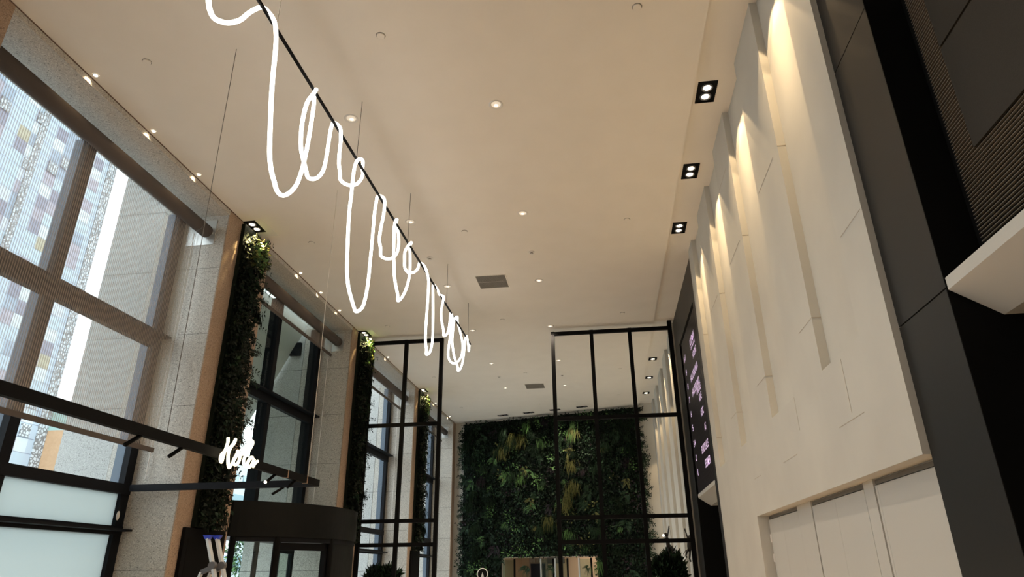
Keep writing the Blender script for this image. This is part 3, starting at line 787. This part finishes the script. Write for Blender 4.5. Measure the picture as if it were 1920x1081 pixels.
# slot lamps in front of the living wall
for k, (x, y) in enumerate(((-4.02, 27.08), (-2.91, 26.79), (-1.81, 26.45), (-0.71, 26.12))):
    ang = math.atan2(dvec.y, dvec.x)
    t = thing('slot_light', (x, y, H), 'black slot spotlight on the ceiling before the living wall, %s from the left' % ('first', 'second', 'third', 'fourth')[k], 'ceiling light', 'slot spotlights before the living wall')
    ORG[t.name] = (0, 0, H)
    q = MB(); q.box(-0.22, 0.22, -0.09, 0.09, H-0.014, H); q.build('housing', M_black, t)
    for xx in (-0.11, 0.11):
        q = MB(); q.lathe((xx, 0), [(0.06, H-0.0145), (0.06, H-0.03), (0.05, H-0.03)], 16); q.disc((xx, 0), 0.05, H-0.02, 16); q.build('lamp_head', M_greyplast, t)
    t.rotation_euler = (0, 0, ang)
    w = Vector(bk(G0, 0.1, 0)); d_ = dvec
    tu = (Vector((x, y, 0))-w).dot(d_); tgt = w+d_*tu
    spot('living_wall_beam', (x, y, H-0.05), 105, 62, 0.9, (tgt.x, tgt.y, 3.2), (1.0, 0.90, 0.70), 0.04)

# ------------------------------------------------------------------ glowing tube pendant
TUBE = [(3.60,6.25),(3.663,5.99),(3.70,5.925),(3.778,5.904),(3.889,5.936),(4.022,6.023),(4.112,6.112),(4.225,6.258),(4.32,6.433),(4.425,6.598),(4.5,6.69),(4.579,6.68),(4.645,6.64),(4.704,6.55),(4.743,6.384),(4.773,6.089),(4.818,5.791),(4.878,5.512),(4.934,5.279),(5.003,5.147),(5.104,5.078),(5.234,5.058),(5.395,5.103),(5.524,5.211),(5.644,5.38),(5.712,5.583),(5.753,5.813),(5.776,6.064),(5.788,6.342),(5.786,6.561),(5.745,6.67),(5.67,6.65),(5.594,6.504),(5.508,6.34),(5.466,6.123),(5.465,5.943),(5.499,5.765),(5.575,5.667),(5.707,5.604),(5.836,5.6),(5.979,5.664),(6.116,5.777),(6.219,5.937),(6.259,6.129),(6.272,6.363),(6.294,6.595),(6.324,6.69),(6.396,6.66),(6.44,6.566),(6.455,6.483),(6.453,6.346),(6.473,6.188),(6.545,6.107),(6.679,6.093),(6.899,6.166),(7.089,6.269),(7.279,6.423),(7.407,6.614),(7.381,6.725),(7.279,6.754),(7.137,6.699),(7.013,6.591),(6.95,6.437),(6.935,6.224),(6.935,6.001),(6.925,5.836),(6.944,5.551),(6.99,5.235),(7.035,5.002),(7.119,4.837),(7.24,4.737),(7.417,4.682),(7.617,4.702),(7.802,4.826),(7.895,5.003),(7.947,5.246),(7.96,5.535),(7.972,5.95),(7.974,6.313),(8.007,6.549),(8.057,6.69),(8.139,6.69),(8.18,6.591),(8.155,6.383),(8.091,6.163),(8.074,5.972),(8.157,5.864),(8.373,5.858),(8.711,5.973),(9.01,6.171),(9.141,6.384),(9.099,6.598),(8.957,6.70),(8.807,6.70),(8.705,6.606),(8.68,6.445),(8.711,6.202),(8.759,5.971),(8.861,5.704),(9.041,5.531),(9.291,5.523),(9.517,5.695),(9.736,5.986),(9.821,6.264),(9.79,6.522),(9.744,6.69),(9.605,6.70),(9.458,6.576),(9.281,6.369),(9.288,6.222),(9.429,6.153),(9.75,6.215),(10.074,6.371),(10.291,6.542),(10.381,6.69),(10.50,6.68),(10.67,6.611),(10.781,6.50),(10.79,6.176),(10.749,5.73),(10.744,5.377),(10.832,5.233),(11.1,5.206),(11.353,5.346),(11.48,5.594),(11.469,5.995),(11.404,6.429),(11.38,6.685),(11.526,6.66),(11.8,6.658),(11.97,6.69),(11.925,6.56),(11.802,6.313),(11.858,6.138),(12.034,6.006),(12.362,5.993),(12.65,6.14),(12.8,6.358),(12.90,6.69),(12.80,6.52),(12.70,6.25),(12.587,5.956),(12.503,5.689),(12.716,5.616),(13.245,5.682),(13.799,5.902),(14.141,6.182),(14.16,6.435),(13.89,6.613),(13.611,6.738),(13.276,6.738),(12.992,6.576),(12.866,6.256),(12.844,6.001),(13.05,5.779),(13.437,5.647),(13.783,5.671),(14.109,5.864),(14.351,6.225),(14.408,6.563),(14.418,6.695),(14.455,6.532),(14.711,6.421),(14.934,6.524),(14.993,6.662)]
def catmull(P, k=4):
    P = [Vector(p) for p in P]; out = []
    for i in range(len(P)-1):
        a = P[max(i-1,0)]; b_ = P[i]; c = P[i+1]; d = P[min(i+2,len(P)-1)]
        for j in range(k):
            t = j/k; out.append(0.5*((2*b_)+(c-a)*t+(2*a-5*b_+4*c-d)*t*t+(3*b_-a-3*c+d)*t**3))
    out.append(P[-1]); return out
RX = -3.0
pend = thing('tube_light_pendant', (RX, 9.4, 6.66), 'long glowing white tube looped in a scribble over a thin black ceiling bar', 'pendant light')
pts = []
n = len(TUBE)
for i, (y, z) in enumerate(TUBE):
    dz = TUBE[min(i+1, n-1)][1]-TUBE[max(i-1, 0)][1]
    dy = TUBE[min(i+1, n-1)][0]-TUBE[max(i-1, 0)][0]
    off = 0.034*math.copysign(min(1.0, abs(dz)/0.12), dz)       # rising strands pass on one side of the bar, falling ones on the other
    pts.append((RX-off, y, z))
q = MB(); q.tube(catmull(pts, 5), 0.0215, 10); q.build('light_tube', M_led, pend, True)
q = MB(); q.box(RX-0.012, RX+0.012, 3.0, 14.95, 6.640, 6.672); q.build('bar', M_black, pend)
for y in (4.75, 7.07, 9.51, 12.38, 14.62):
    q = MB(); q.tube([(RX, y, 6.672), (RX, y, H)], 0.004 if y < 9 else 0.0045, 6); q.build('suspension_cable', M_cable, pend)

# ------------------------------------------------------------------ hanging track frame, neon word
tr = thing('track_light_frame', (-4.13, 6.5, 2.81), 'black rectangular track hung on thin wires in front of the windows', 'track light')
q = MB(); q.box(-4.16, -4.10, 1.6, 9.48, 2.765, 2.86); q.build('long_beam', M_black, tr)
q = MB(); q.box(-7.05, -4.16, 9.42, 9.48, 2.765, 2.86); q.build('cross_beam', M_frame, tr)
q = MB(); q.box(-7.05, -4.16, 1.6, 1.66, 2.765, 2.86); q.build('cross_beam', M_frame, tr)
for y in (2.4, 5.88, 9.22):
    q = MB(); q.tube([(-4.13 if y < 9 else -4.17, y, 2.86), (-4.20, y, H)], 0.0038, 6); q.build('suspension_cable', M_cable if y < 9 else M_cablel, tr)
for y in (8.45, 9.05):
    q = MB(); q.box(-4.164, -4.096, y-0.012, y+0.012, 2.762, 2.863); q.build('joint_ring', M_brass, tr)
for (x, y, dx, dy) in ((-4.13, 5.52, -0.03, -0.14), (-4.13, 6.16, -0.03, -0.14), (-4.13, 8.16, -0.03, -0.15), (-4.13, 8.75, -0.03, -0.15), (-4.63, 9.45, -0.10, -0.12)):
    q = MB(); q.tube([(x, y, 2.768), (x+dx, y+dy, 2.66)], 0.019, 12)
    sp_ = q.build('spotlight', M_black, tr, True)
q = MB(); q.tube([(-4.163, 8.00, 2.657), (-4.165, 7.99, 2.652)], 0.017, 12); q.build('lit_lens', M_lamp, tr)

SIGN = [(6.795,2.978),(6.798,2.933),(6.79,2.879),(6.781,2.825),(6.766,2.76),(6.741,2.709),(6.704,2.735),(6.719,2.783),(6.784,2.83),(6.862,2.875),(6.918,2.933),(6.944,2.986),(6.936,2.941),(6.89,2.885),(6.859,2.816),(6.858,2.753),(6.873,2.703),(6.912,2.677),(6.954,2.709),(6.981,2.755),(7.008,2.807),(7.026,2.853),(7.008,2.807),(6.983,2.76),(7.001,2.726),(7.043,2.727),(7.083,2.77),(7.099,2.827),(7.054,2.869),(7.032,2.865),(7.105,2.844),(7.172,2.877),(7.231,2.942),(7.281,3.007),(7.308,3.034),(7.327,3.009),(7.298,2.948),(7.25,2.878),(7.201,2.815),(7.196,2.76),(7.225,2.737),(7.271,2.771),(7.322,2.828),(7.384,2.854),(7.328,2.846),(7.286,2.795),(7.288,2.751),(7.338,2.736),(7.384,2.776),(7.411,2.842),(7.403,2.79),(7.424,2.759),(7.459,2.798),(7.508,2.833)]
ns = thing('neon_sign', (-4.05, 7.1, 2.8), 'small warm white neon sign in script lettering on the black track', 'neon sign')
q = MB(); q.tube(catmull([(-4.04+0.006*math.sin(i*1.3), y, z) for i, (y, z) in enumerate(SIGN)], 4), 0.017, 10); q.build('neon_lettering', M_neon, ns, True)
for y in (6.85, 7.35):
    q = MB(); q.tube([(-4.098, y, 2.81), (-4.05, y, 2.81)], 0.006, 6); q.build('stand_off', M_greyplast, ns)

# ------------------------------------------------------------------ revolving door
DC = (-7.65, 13.4); DR = 2.55
def arc(r, a0, a1, n): return [(DC[0]+r*math.cos(math.radians(a0+(a1-a0)*i/n)), DC[1]+r*math.sin(math.radians(a0+(a1-a0)*i/n))) for i in range(n+1)]
A_ = 59.5
rd = thing('revolving_door', (-6.0, 13.4, 0), 'black drum-shaped revolving door standing in the stone bay', 'revolving door')
q = MB()
out = arc(DR, -A_, A_, 48); q.prism(out + [(-7.14, out[-1][1]), (-7.14, out[0][1])], 'z', 2.21, 2.79); q.build('canopy', M_drum, rd)
q = MB(); inn = arc(DR-0.10, -A_+2, A_-2, 40); out2 = arc(DR-0.02, -A_+2, A_-2, 40); q.prism(out2 + inn[::-1], 'z', 2.13, 2.21); q.build('head_track', M_frame, rd)
q = MB()
o_ = arc(DR-0.03, -13, 42, 24); i_ = arc(DR-0.07, -13, 42, 24); q.prism(o_+i_[::-1], 'z', 0, 2.13); q.build('curved_side_panel', M_drum, rd)
for a in (-58, -41, -13):
    x, y = arc(DR-0.05, a, a, 1)[0]
    q = MB(); q.tube([(x, y, 0), (x, y, 2.21)], 0.055 if a != -41 else 0.06, 12); q.build('post', M_black, rd)
q = MB(); o_ = arc(DR-0.045, -58, -41, 10); i_ = arc(DR-0.055, -58, -41, 10); q.prism(o_+i_[::-1], 'z', 0.05, 2.13); q.build('curved_glass', G_door, rd)
def door_leaf(a, b2, zt=2.13):
    a = Vector((a[0], a[1], 0)); c = Vector((b2[0], b2[1], 0)); up = Vector((0, 0, 1)); w = 0.09
    t_ = MB(); t_.bar(a+up*0.05, a+up*zt, w); t_.bar(c+up*0.05, c+up*zt, w); t_.bar(a+up*(zt-0.07), c+up*(zt-0.07), w, 0.12); t_.bar(a+up*0.12, c+up*0.12, w, 0.2)
    f_ = t_.build('door_leaf', M_frame, rd)
    g_ = MB(); g_.bar(a+up*1.09, c+up*1.09, 0.012, zt-0.3); g_.build('glass', G_door, f_)
pa = arc(DR-0.12, -40, -40, 1)[0]; pb = arc(DR-0.12, -15, -15, 1)[0]
door_leaf(pa, pb)
ctr = (-7.30, 13.4)
door_leaf((-6.45, 13.2), (-6.75, 14.5))
q = MB(); q.tube([(-6.62, 12.7, 0), (-6.62, 12.7, 2.2)], 0.05, 12); q.build('centre_shaft', M_black, rd)

# ------------------------------------------------------------------ folding ladder
lad = thing('folding_ladder', (-5.2, 9.05, 0), 'silver aluminium folding ladder with blue end caps', 'ladder')
tops = [(-5.41, 9.00), (-5.325, 9.09)]
for k, (x, y) in enumerate(tops):
    A1 = Vector((x, y, 2.06)); H1 = Vector((x+0.145, y-0.01, 1.70)); F1 = Vector((x+0.80, y-0.06, 0.0))
    q = MB(); q.bar(A1, H1, 0.06, 0.035); q.bar(H1, F1, 0.06, 0.035); q.build('front_rail', M_alu, lad)
    R1 = Vector((x-0.02, y+0.01, 1.64)); R0 = Vector((x-0.62, y+0.05, 0.0))
    q = MB(); q.bar(R1, R0, 0.055, 0.03); q.build('rear_rail', M_alu, lad)
    q = MB(); q.tube([H1+Vector((-0.01, -0.035, 0.02)), H1+Vector((-0.01, 0.035, 0.02))], 0.05, 16); q.bar(H1, R1, 0.04, 0.06); q.build('hinge', M_greyplast, lad)
    q = MB(); d = (A1-H1).normalized(); q.prism([(-0.065, 0.0), (0.060, 0.0), (0.028, -0.05), (-0.032, -0.05)], 'y', -0.03, 0.03)
    q.v = [tuple(Vector(v)+A1+Vector((0, 0, 0.045))) for v in q.v]; q.build('end_cap', M_blue, lad)
    q = MB(); q.bar(F1, F1+Vector((0.01, 0, 0.06)), 0.07, 0.05); q.bar(R0, R0+Vector((-0.01, 0, 0.06)), 0.07, 0.05); q.build('rubber_foot', M_greyplast, lad)
for z in (1.35, 1.05, 0.75, 0.45, 0.15):
    t_ = (1.70-z)/1.70; x0 = -5.275+0.655*t_; x1 = -5.18+0.655*t_
    q = MB(); q.bar((x0, 8.97-0.05*t_, z), (x1, 9.11-0.05*t_, z), 0.035, 0.03); q.build('rung', M_alu, lad)
    t_ = (1.64-z)/1.64; x0 = -5.44-0.60*t_; x1 = -5.345-0.60*t_
    q = MB(); q.bar((x0, 8.99+0.04*t_, z), (x1, 9.13+0.04*t_, z), 0.035, 0.03); q.build('rung', M_alu, lad)

# ------------------------------------------------------------------ screens with white wedge ledges
def wedge(t, y0, y1):
    q = MB(); q.prism([(2.055, 3.165), (2.055, 3.09), (2.31, 2.92), (2.594, 2.925), (2.594, 3.165)], 'y', y0, y1); q.build('wedge_ledge', M_white2, t)
sc = thing('video_wall', (2.4, 2.2, 2.9), 'large dark slatted screen above a white wedge ledge at the right edge', 'screen')
q = MB(); q.box(2.29, 2.594, 0.3, 3.86, 3.165, 7.6); q.build('body', M_black2, sc)
q = MB()
for i in range(172): q.box(2.275, 2.290, 0.3, 3.80, 3.18+i*0.0247, 3.1845+i*0.0247)
q.build('louvre', M_slat, sc)
M_reflect = noisy('painted_reflection', (0.026, 0.023, 0.019), (0.036, 0.032, 0.026), 190, 0.6, spec=0.25)  # brown tone painted in for the ceiling strip's reflection on the screen
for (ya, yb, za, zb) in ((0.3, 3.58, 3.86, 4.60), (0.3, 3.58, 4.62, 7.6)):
    q = MB(); q.box(2.262, 2.274, ya, yb, za, zb); q.build('reflection_panel', M_reflect, sc)
wedge(sc, 0.3, 3.868)
db = thing('directory_screen', (2.2, 14.9, 2.9), 'tall dark directory screen with lilac lettering and a white wedge below', 'screen')
q = MB(); q.box(2.07, 2.594, 13.27, 15.90, 3.165, 6.68); q.build('body', mat('screen_black', (0.012, 0.010, 0.014), 0.35, spec=0.25), db)
q = MB()
for i in range(31): q.box(2.067, 2.07, 13.30+i*0.085, 13.304+i*0.085, 3.19, 6.66)
q.build('pixel_seams', mat('screen_seam', (0.035, 0.028, 0.038), 0.5), db)
wedge(db, 13.27, 15.90)
def text_part(parent, s, yl, yr, z, h, x=2.064, m=M_ledtext, name='lettering'):
    cu = D.curves.new('t', 'FONT'); cu.body = s; cu.size = 1.0; cu.extrude = 0.0; cu.offset = 0.012
    tmp = D.objects.new('t', cu); COL.objects.link(tmp)
    dg = bpy.context.evaluated_depsgraph_get(); me = D.meshes.new_from_object(tmp.evaluated_get(dg)); D.objects.remove(tmp)
    co = np.array([v.co[:] for v in me.vertices]); mn = co.min(0); mx_ = co.max(0)
    o0 = ORG[parent.name]; s_y = (yl-yr)/(mx_[0]-mn[0]); s_z = h/(mx_[1]-mn[1])
    for v in me.vertices:
        cx_, cy_ = v.co.x-mn[0], v.co.y-mn[1]
        v.co = Vector((x, yl-cx_*s_y, z-h/2+cy_*s_z))-Vector(o0)
    me.materials.clear(); me.materials.append(m)
    o = D.objects.new(name, me); COL.objects.link(o); o.parent = parent
    return o
kk = 2.064/2.27
def zz(z): return 1.6+(z-1.6)*kk
for s, yl, yr, z, h in (('AZUSMAN', 15.93, 15.08, 6.70, .16), ('Consulting', 15.85, 15.08, 6.53, .09), ('HOUSING', 15.66, 15.03, 6.32, .15), ('HALOSSBUNKA', 16.46, 15.08, 5.95, .16),
                        ('HALOSSBUNKA', 16.45, 15.08, 5.60, .16), ('ONKUGE', 15.74, 15.03, 5.44, .14), ('KAE', 15.43, 15.03, 5.23, .14), ('ASSC', 15.48, 15.0, 4.89, .15), ('AS', 15.17, 14.97, 4.52, .15),
                        ('EUROPLACE', 16.03, 14.93, 4.15, .16), ('SEDMER', 15.74, 14.90, 3.80, .16)):
    text_part(db, s, yl*kk, yr*kk, zz(z), h)
for s, z, w_ in (('10-11', 6.68, .36), ('9', 6.31, .16), ('8', 5.94, .15), ('7', 5.59, .15), ('6', 5.23, .15), ('5', 4.88, .15), ('3-4', 4.50, .30), ('2', 4.15, .15), ('1', 3.80, .07)):
    text_part(db, s, (17.10+w_/2)*kk, (17.10-w_/2)*kk, zz(z), .14, name='floor_number')

# ------------------------------------------------------------------ planters behind the partition
def bush(parent, c, rx_, ry_, rz_, n, ls, mats, probs, up=0.5):
    u = unit(rs.normal(0, 1, (n, 3))); rr = rs.uniform(0.35, 1.0, (n,1))**0.5
    p = np.array(c)+u*rr*np.array([rx_, ry_, rz_]); d = unit(u+np.array([0, 0, up])+rs.normal(0, 0.5, (n,3))); ln = ls*rs.uniform(0.6, 1.5, n)
    V = quad_leaves(p, p+d*ln[:,None], ln*0.35, unit(rs.normal(0, 1, (n,3))))
    leaf_object('foliage', V, rs.choice(len(mats), n, p=probs), parent, mats, 'stuff')
def planter(x, y, wx, label, shape, top):
    t = thing('planter', (x, y, 0), label, 'planter')
    q = MB(); q.box(x-wx/2, x+wx/2, y-0.2, y+0.2, 0, 0.85); q.build('trough', M_pot, t, bevel=0.01)
    q = MB()
    for i in range(7):
        a = x-wx/2+wx*(i+0.5)/7; q.tube([(a, y, 0.85), (a+rs.uniform(-.08, .08), y+rs.uniform(-.08, .08), top-0.35)], 0.012, 6)
    q.build('stems', M_bark, t)
    for (cx_, rx_, cz, rz_) in shape: bush(t, (cx_, y, cz), rx_, 0.26, rz_, int(900*rx_*rz_/0.1), 0.15, [LEAF[0], LEAF[1], LEAF[2]], [0.30, 0.35, 0.35], 0.7)
planter(-5.62, 17.55, 1.0, 'dark leafy planter behind the left black partition', [(-5.85, 0.24, 1.42, 0.30), (-5.5, 0.24, 1.45, 0.28)], 1.7)
planter(1.42, 17.75, 0.80, 'large bushy plant behind the right black partition', [(1.22, 0.24, 1.45, 0.42), (1.47, 0.25, 1.55, 0.52), (1.60, 0.17, 1.4, 0.55)], 2.1)

# dark monkey figures holding bulbs, climbing in the bushy plant
def monkey(org, mir, label, s=1.0):
    t = thing('figurine_lamp', org, label, 'lamp', 'dark animal figurine lamps')
    o = Vector(org)
    def P(a, c, z): return o+Vector((a*mir*s, c*s, z*s))
    q = MB()
    q.tube([P(0, 0, .02), P(0.0, 0, .10), P(-0.005, 0, .18), P(-0.02, 0, .25)], [.038*s, .045*s, .04*s, .028*s], 10)
    q.ball(tuple(P(-.035, -.01, .285)), .040*s, 12, 8); q.ball(tuple(P(-.065, -.02, .275)), .018*s, 8, 6)
    q.tube([P(-.005, 0, .22), P(.02, 0, .30), P(.045, 0, .40), P(.06, 0, .46)], [.018*s, .015*s, .013*s, .016*s], 8)
    q.tube([P(-.02, -.02, .22), P(-.07, -.03, .17), P(-.08, -.03, .23)], [.017*s, .014*s, .014*s], 8)
    q.tube([P(-.01, 0, .06), P(.0, .01, -.04), P(.02, .0, -.14), P(.0, 0, -.20)], [.026*s, .022*s, .017*s, .018*s], 8)
    q.tube([P(.01, 0, .06), P(.06, .02, -.01), P(.09, .0, -.08), P(.07, 0, -.12)], [.026*s, .022*s, .016*s, .018*s], 8)
    q.tube([P(.02, 0, .03), P(.08, .02, .02), P(.13, .02, -.04), P(.12, .02, -.10)], [.010*s, .008*s, .007*s, .006*s], 6)
    q.build('body', M_brownm, t, True)
    q = MB(); q.ball(tuple(P(-.085, -.035, .265)), .024*s, 12, 8); q.build('bulb', M_bulb, t, True)
    q = MB(); q.tube([P(.06, 0, .46), P(.085, 0, .25), P(.09, 0, .0), P(.05, 0, -.4), P(.0, 0, -.9)], .004, 5); q.build('cord', M_rope, t)
    return t
monkey((1.43, 17.6, 2.10), 1, 'small dark climbing figurine holding a glowing bulb, left of the partition corner', 1.1)
monkey((1.93, 17.62, 2.02), -1, 'dark climbing figurine half hidden by the partition corner post', 1.15)

# ------------------------------------------------------------------ low opening in the living wall
def bkthing(name, t0, t1, o0, o1, z0, z1, m, label, cat, group=None):
    t = thing(name, bk((t0+t1)/2, (o0+o1)/2, z0), label, cat, group); return t
TX = lambda xw: (xw+6.33)/dvec.x          # metres along the back wall for a given x there
def swing(t0, depth_dir, label):
    t = thing('glass_door_panel', bk(t0, 0, 0), label, 'glass door', 'glass door panels in the living wall opening')
    q = MB(); bkbox(q, t0, t0+0.05, -0.06, -0.01, 0, 2.08); q.build('front_stile', M_steel, t)
    q = MB(); bkbox(q, t0+0.34, t0+0.40, -0.5, -0.45, 0, 2.08); q.build('rear_stile', M_black, t)
    q = MB(); k = len(q.v); q.v += [bk(t0+0.05, -0.05, 0.05), bk(t0+0.34, -0.47, 0.05), bk(t0+0.34, -0.47, 2.05), bk(t0+0.05, -0.05, 2.05)]; q.v += [(v[0]+0.01, v[1], v[2]) for v in q.v]
    q.f += [(0,1,2,3), (7,6,5,4), (0,4,5,1), (1,5,6,2), (2,6,7,3), (3,7,4,0)]; q.mi += [0]*6; q.build('glass', G_door, t)
for i, (xw, lab) in enumerate(((-4.24, 'leftmost glass door panel in the opening below the living wall'), (-2.66, 'glass door panel in the middle of the opening below the living wall'),
                               (-2.10, 'glass door panel just left of the partition post, below the living wall'), (-1.18, 'rightmost glass door panel in the opening below the living wall'))):
    swing(TX(xw), 1, lab)
nd = thing('entrance_door', bk(TX(-3.62), -2.3, 0), 'narrow navy door with a picket fanlight in the low opening', 'door')
q = MB(); bkbox(q, TX(-3.95), TX(-3.30), -2.40, -2.34, 0, 1.93); q.build('leaf', M_navy, nd)
q = MB(); bkbox(q, TX(-4.0), TX(-3.95), -2.40, -2.32, 0, 2.2); bkbox(q, TX(-3.30), TX(-3.22), -2.40, -2.32, 0, 2.2); bkbox(q, TX(-4.0), TX(-3.22), -2.40, -2.32, 1.93, 1.98); bkbox(q, TX(-4.0), TX(-3.22), -2.40, -2.32, 2.12, 2.17)
q.build('frame', mat('door_frame_grey', (0.35, 0.30, 0.27), 0.6), nd)
q = MB()
for i in range(9): bkbox(q, TX(-3.95)+i*0.078, TX(-3.95)+i*0.078+0.035, -2.38, -2.34, 1.98, 2.12)
q.build('pickets', M_steel, nd)
gp = thing('grey_panel', bk(TX(-2.95), -2.3, 1.9), 'grey bulkhead panel beside the navy door', 'panel')
q = MB(); bkbox(q, TX(-3.20), TX(-2.5), -2.40, -2.30, 1.92, 2.4); q.build('board', mat('mid_grey', (0.14, 0.14, 0.15), 0.6), gp)
spot('reception_lamp', bk((T0+T1)/2+1.0, -1.3, 2.55), 55, 150, 0.9, bk((T0+T1)/2+1, -2.4, 0.5), WARM, 0.1)

rsn = thing('round_sign', (-4.45, 24.5, 0), 'round black sign with a white rim standing before the living wall', 'sign')
cy_ = 24.5; cz_ = 1.555; cxx = -4.37
q = MB(); q.tube([(cxx, cy_-0.012, cz_), (cxx, cy_+0.012, cz_)], 0.165, 32); q.build('disc', M_black, rsn)
q = MB(); N_ = 40
pts = [(cxx+0.178*math.cos(2*math.pi*i/N_), cy_-0.01, cz_+0.178*math.sin(2*math.pi*i/N_)) for i in range(N_+1)]
q.tube(pts, 0.016, 8, False); q.build('rim', M_white, rsn, True)
q = MB(); q.prism([(cxx-0.05, cz_-0.09), (cxx+0.05, cz_-0.09), (cxx, cz_+0.06)], 'y', cy_-0.018, cy_-0.012); q.build('emblem', M_white, rsn)
q = MB(); q.tube([(cxx, cy_, 0.02), (cxx, cy_, cz_-0.16)], 0.015, 10); q.lathe((cxx, cy_), [(0.0, 0.03), (0.17, 0.03), (0.17, 0.0)], 24); q.build('stand', M_black, rsn)

# ------------------------------------------------------------------ outside
tw = thing('tower_block', (-66, 50, 0), 'tall tower with pale blue and mauve cladding seen through the nearest window', 'building')
q = MB(); q.box(-72, -60, 30, 65.0, 0, 75); q.build('wall', M_tower, tw)
for ya, yb in ((63.8, 65.1), (53.2, 54.1)):
    q = MB(); q.box(-60.1, -59.9, ya, yb, 0, 75); q.build('lattice_strip', M_lattice, tw)
rr = random.Random(3)
for i in range(16):
    fy_ = rr.randint(32, 42); fz_ = rr.randint(10, 36)
    if fy_ % 3 == 0: continue
    y = fy_*1.5; z = fz_*1.5
    q = MB(); q.box(-59.99, -59.86, y+0.1, y+1.35, z+0.12, z+1.4); q.build('window', M_lattice, tw)
ob = thing('brick_building', (-57.5, 70, 0), 'low orange brick building at the foot of the tower', 'building')
q = MB(); q.box(-60, -55, 65.15, 78, 0, 16.3); q.build('wall', M_orange, ob)
for z in (9.0, 10.6, 7.2):
    q = MB(); q.box(-57.2, -56.8, 65.05, 65.15, z+3, z+4.8); q.build('window', M_winglass, ob)
q = MB(); q.box(-60, -55, 65.15, 78, 16.3, 18.4); q.build('netting', M_teal, ob)
wb = thing('white_building', (-50, 80, 0), 'white building with blue storeys seen through the revolving-door window', 'building')
q = MB(); q.box(-54, -40, 66, 100, 0, 14); q.build('wall', M_bldg, wb)
for z in (8.2, 5.0, 2.0):
    q = MB(); q.box(-40, -39.9, 66, 100, z, z+1.5); q.build('storey_band', M_bldg2, wb)
for i in range(10):
    q = MB(); q.box(-40, -39.85, 67+i*2.3, 68.2+i*2.3, 10.6, 11.8); q.build('window', M_winglass, wb)
b = MB(); b.prism([(-7.64, 7.50), (-7.64, 7.72), (-10.2, 2.72), (-10.2, 2.50)], 'y', 11.10, 15.70)
cs = b.build('raking_canopy', mat('canopy_soffit', (0.60, 0.62, 0.59), 0.7)); tag(cs, 'steep sloping grey canopy slab outside the revolving-door window', 'canopy')
wf = thing('wall_lamp', (-7.75, 15.68, 6.3), 'dark square fitting on the outer stone pier under the sloping canopy', 'wall fitting')
q = MB(); q.box(-7.98, -7.68, 15.66, 15.76, 6.86, 7.20); q.build('housing', M_frame, wf)
tr_ = thing('street_tree', (-20, 37.6, 0), 'small green street tree seen through the revolving door glass', 'tree')
q = MB(); q.tube([(-20, 37.6, 0), (-20.05, 37.6, 1.5), (-19.9, 37.7, 3.2)], [.08, .06, .03], 8); q.tube([(-20.0, 37.6, 1.4), (-19.4, 38.3, 2.6)], [.04, .02], 6); q.tube([(-20.0, 37.6, 1.6), (-20.6, 37.1, 2.9)], [.04, .02], 6); q.build('trunk', M_bark, tr_, True)
bush(tr_, (-20, 37.6, 2.7), 1.3, 1.3, 1.25, 1500, 0.2, [LEAF[1], LEAF[2], LEAF[3]], [0.15, 0.4, 0.45], 0.2)
gr = MB(); gr.box(-120, -8.6, -40, 140, -0.3, -0.1); structure(gr.build('ground', mat('pavement', (0.35, 0.35, 0.34), 0.8)))
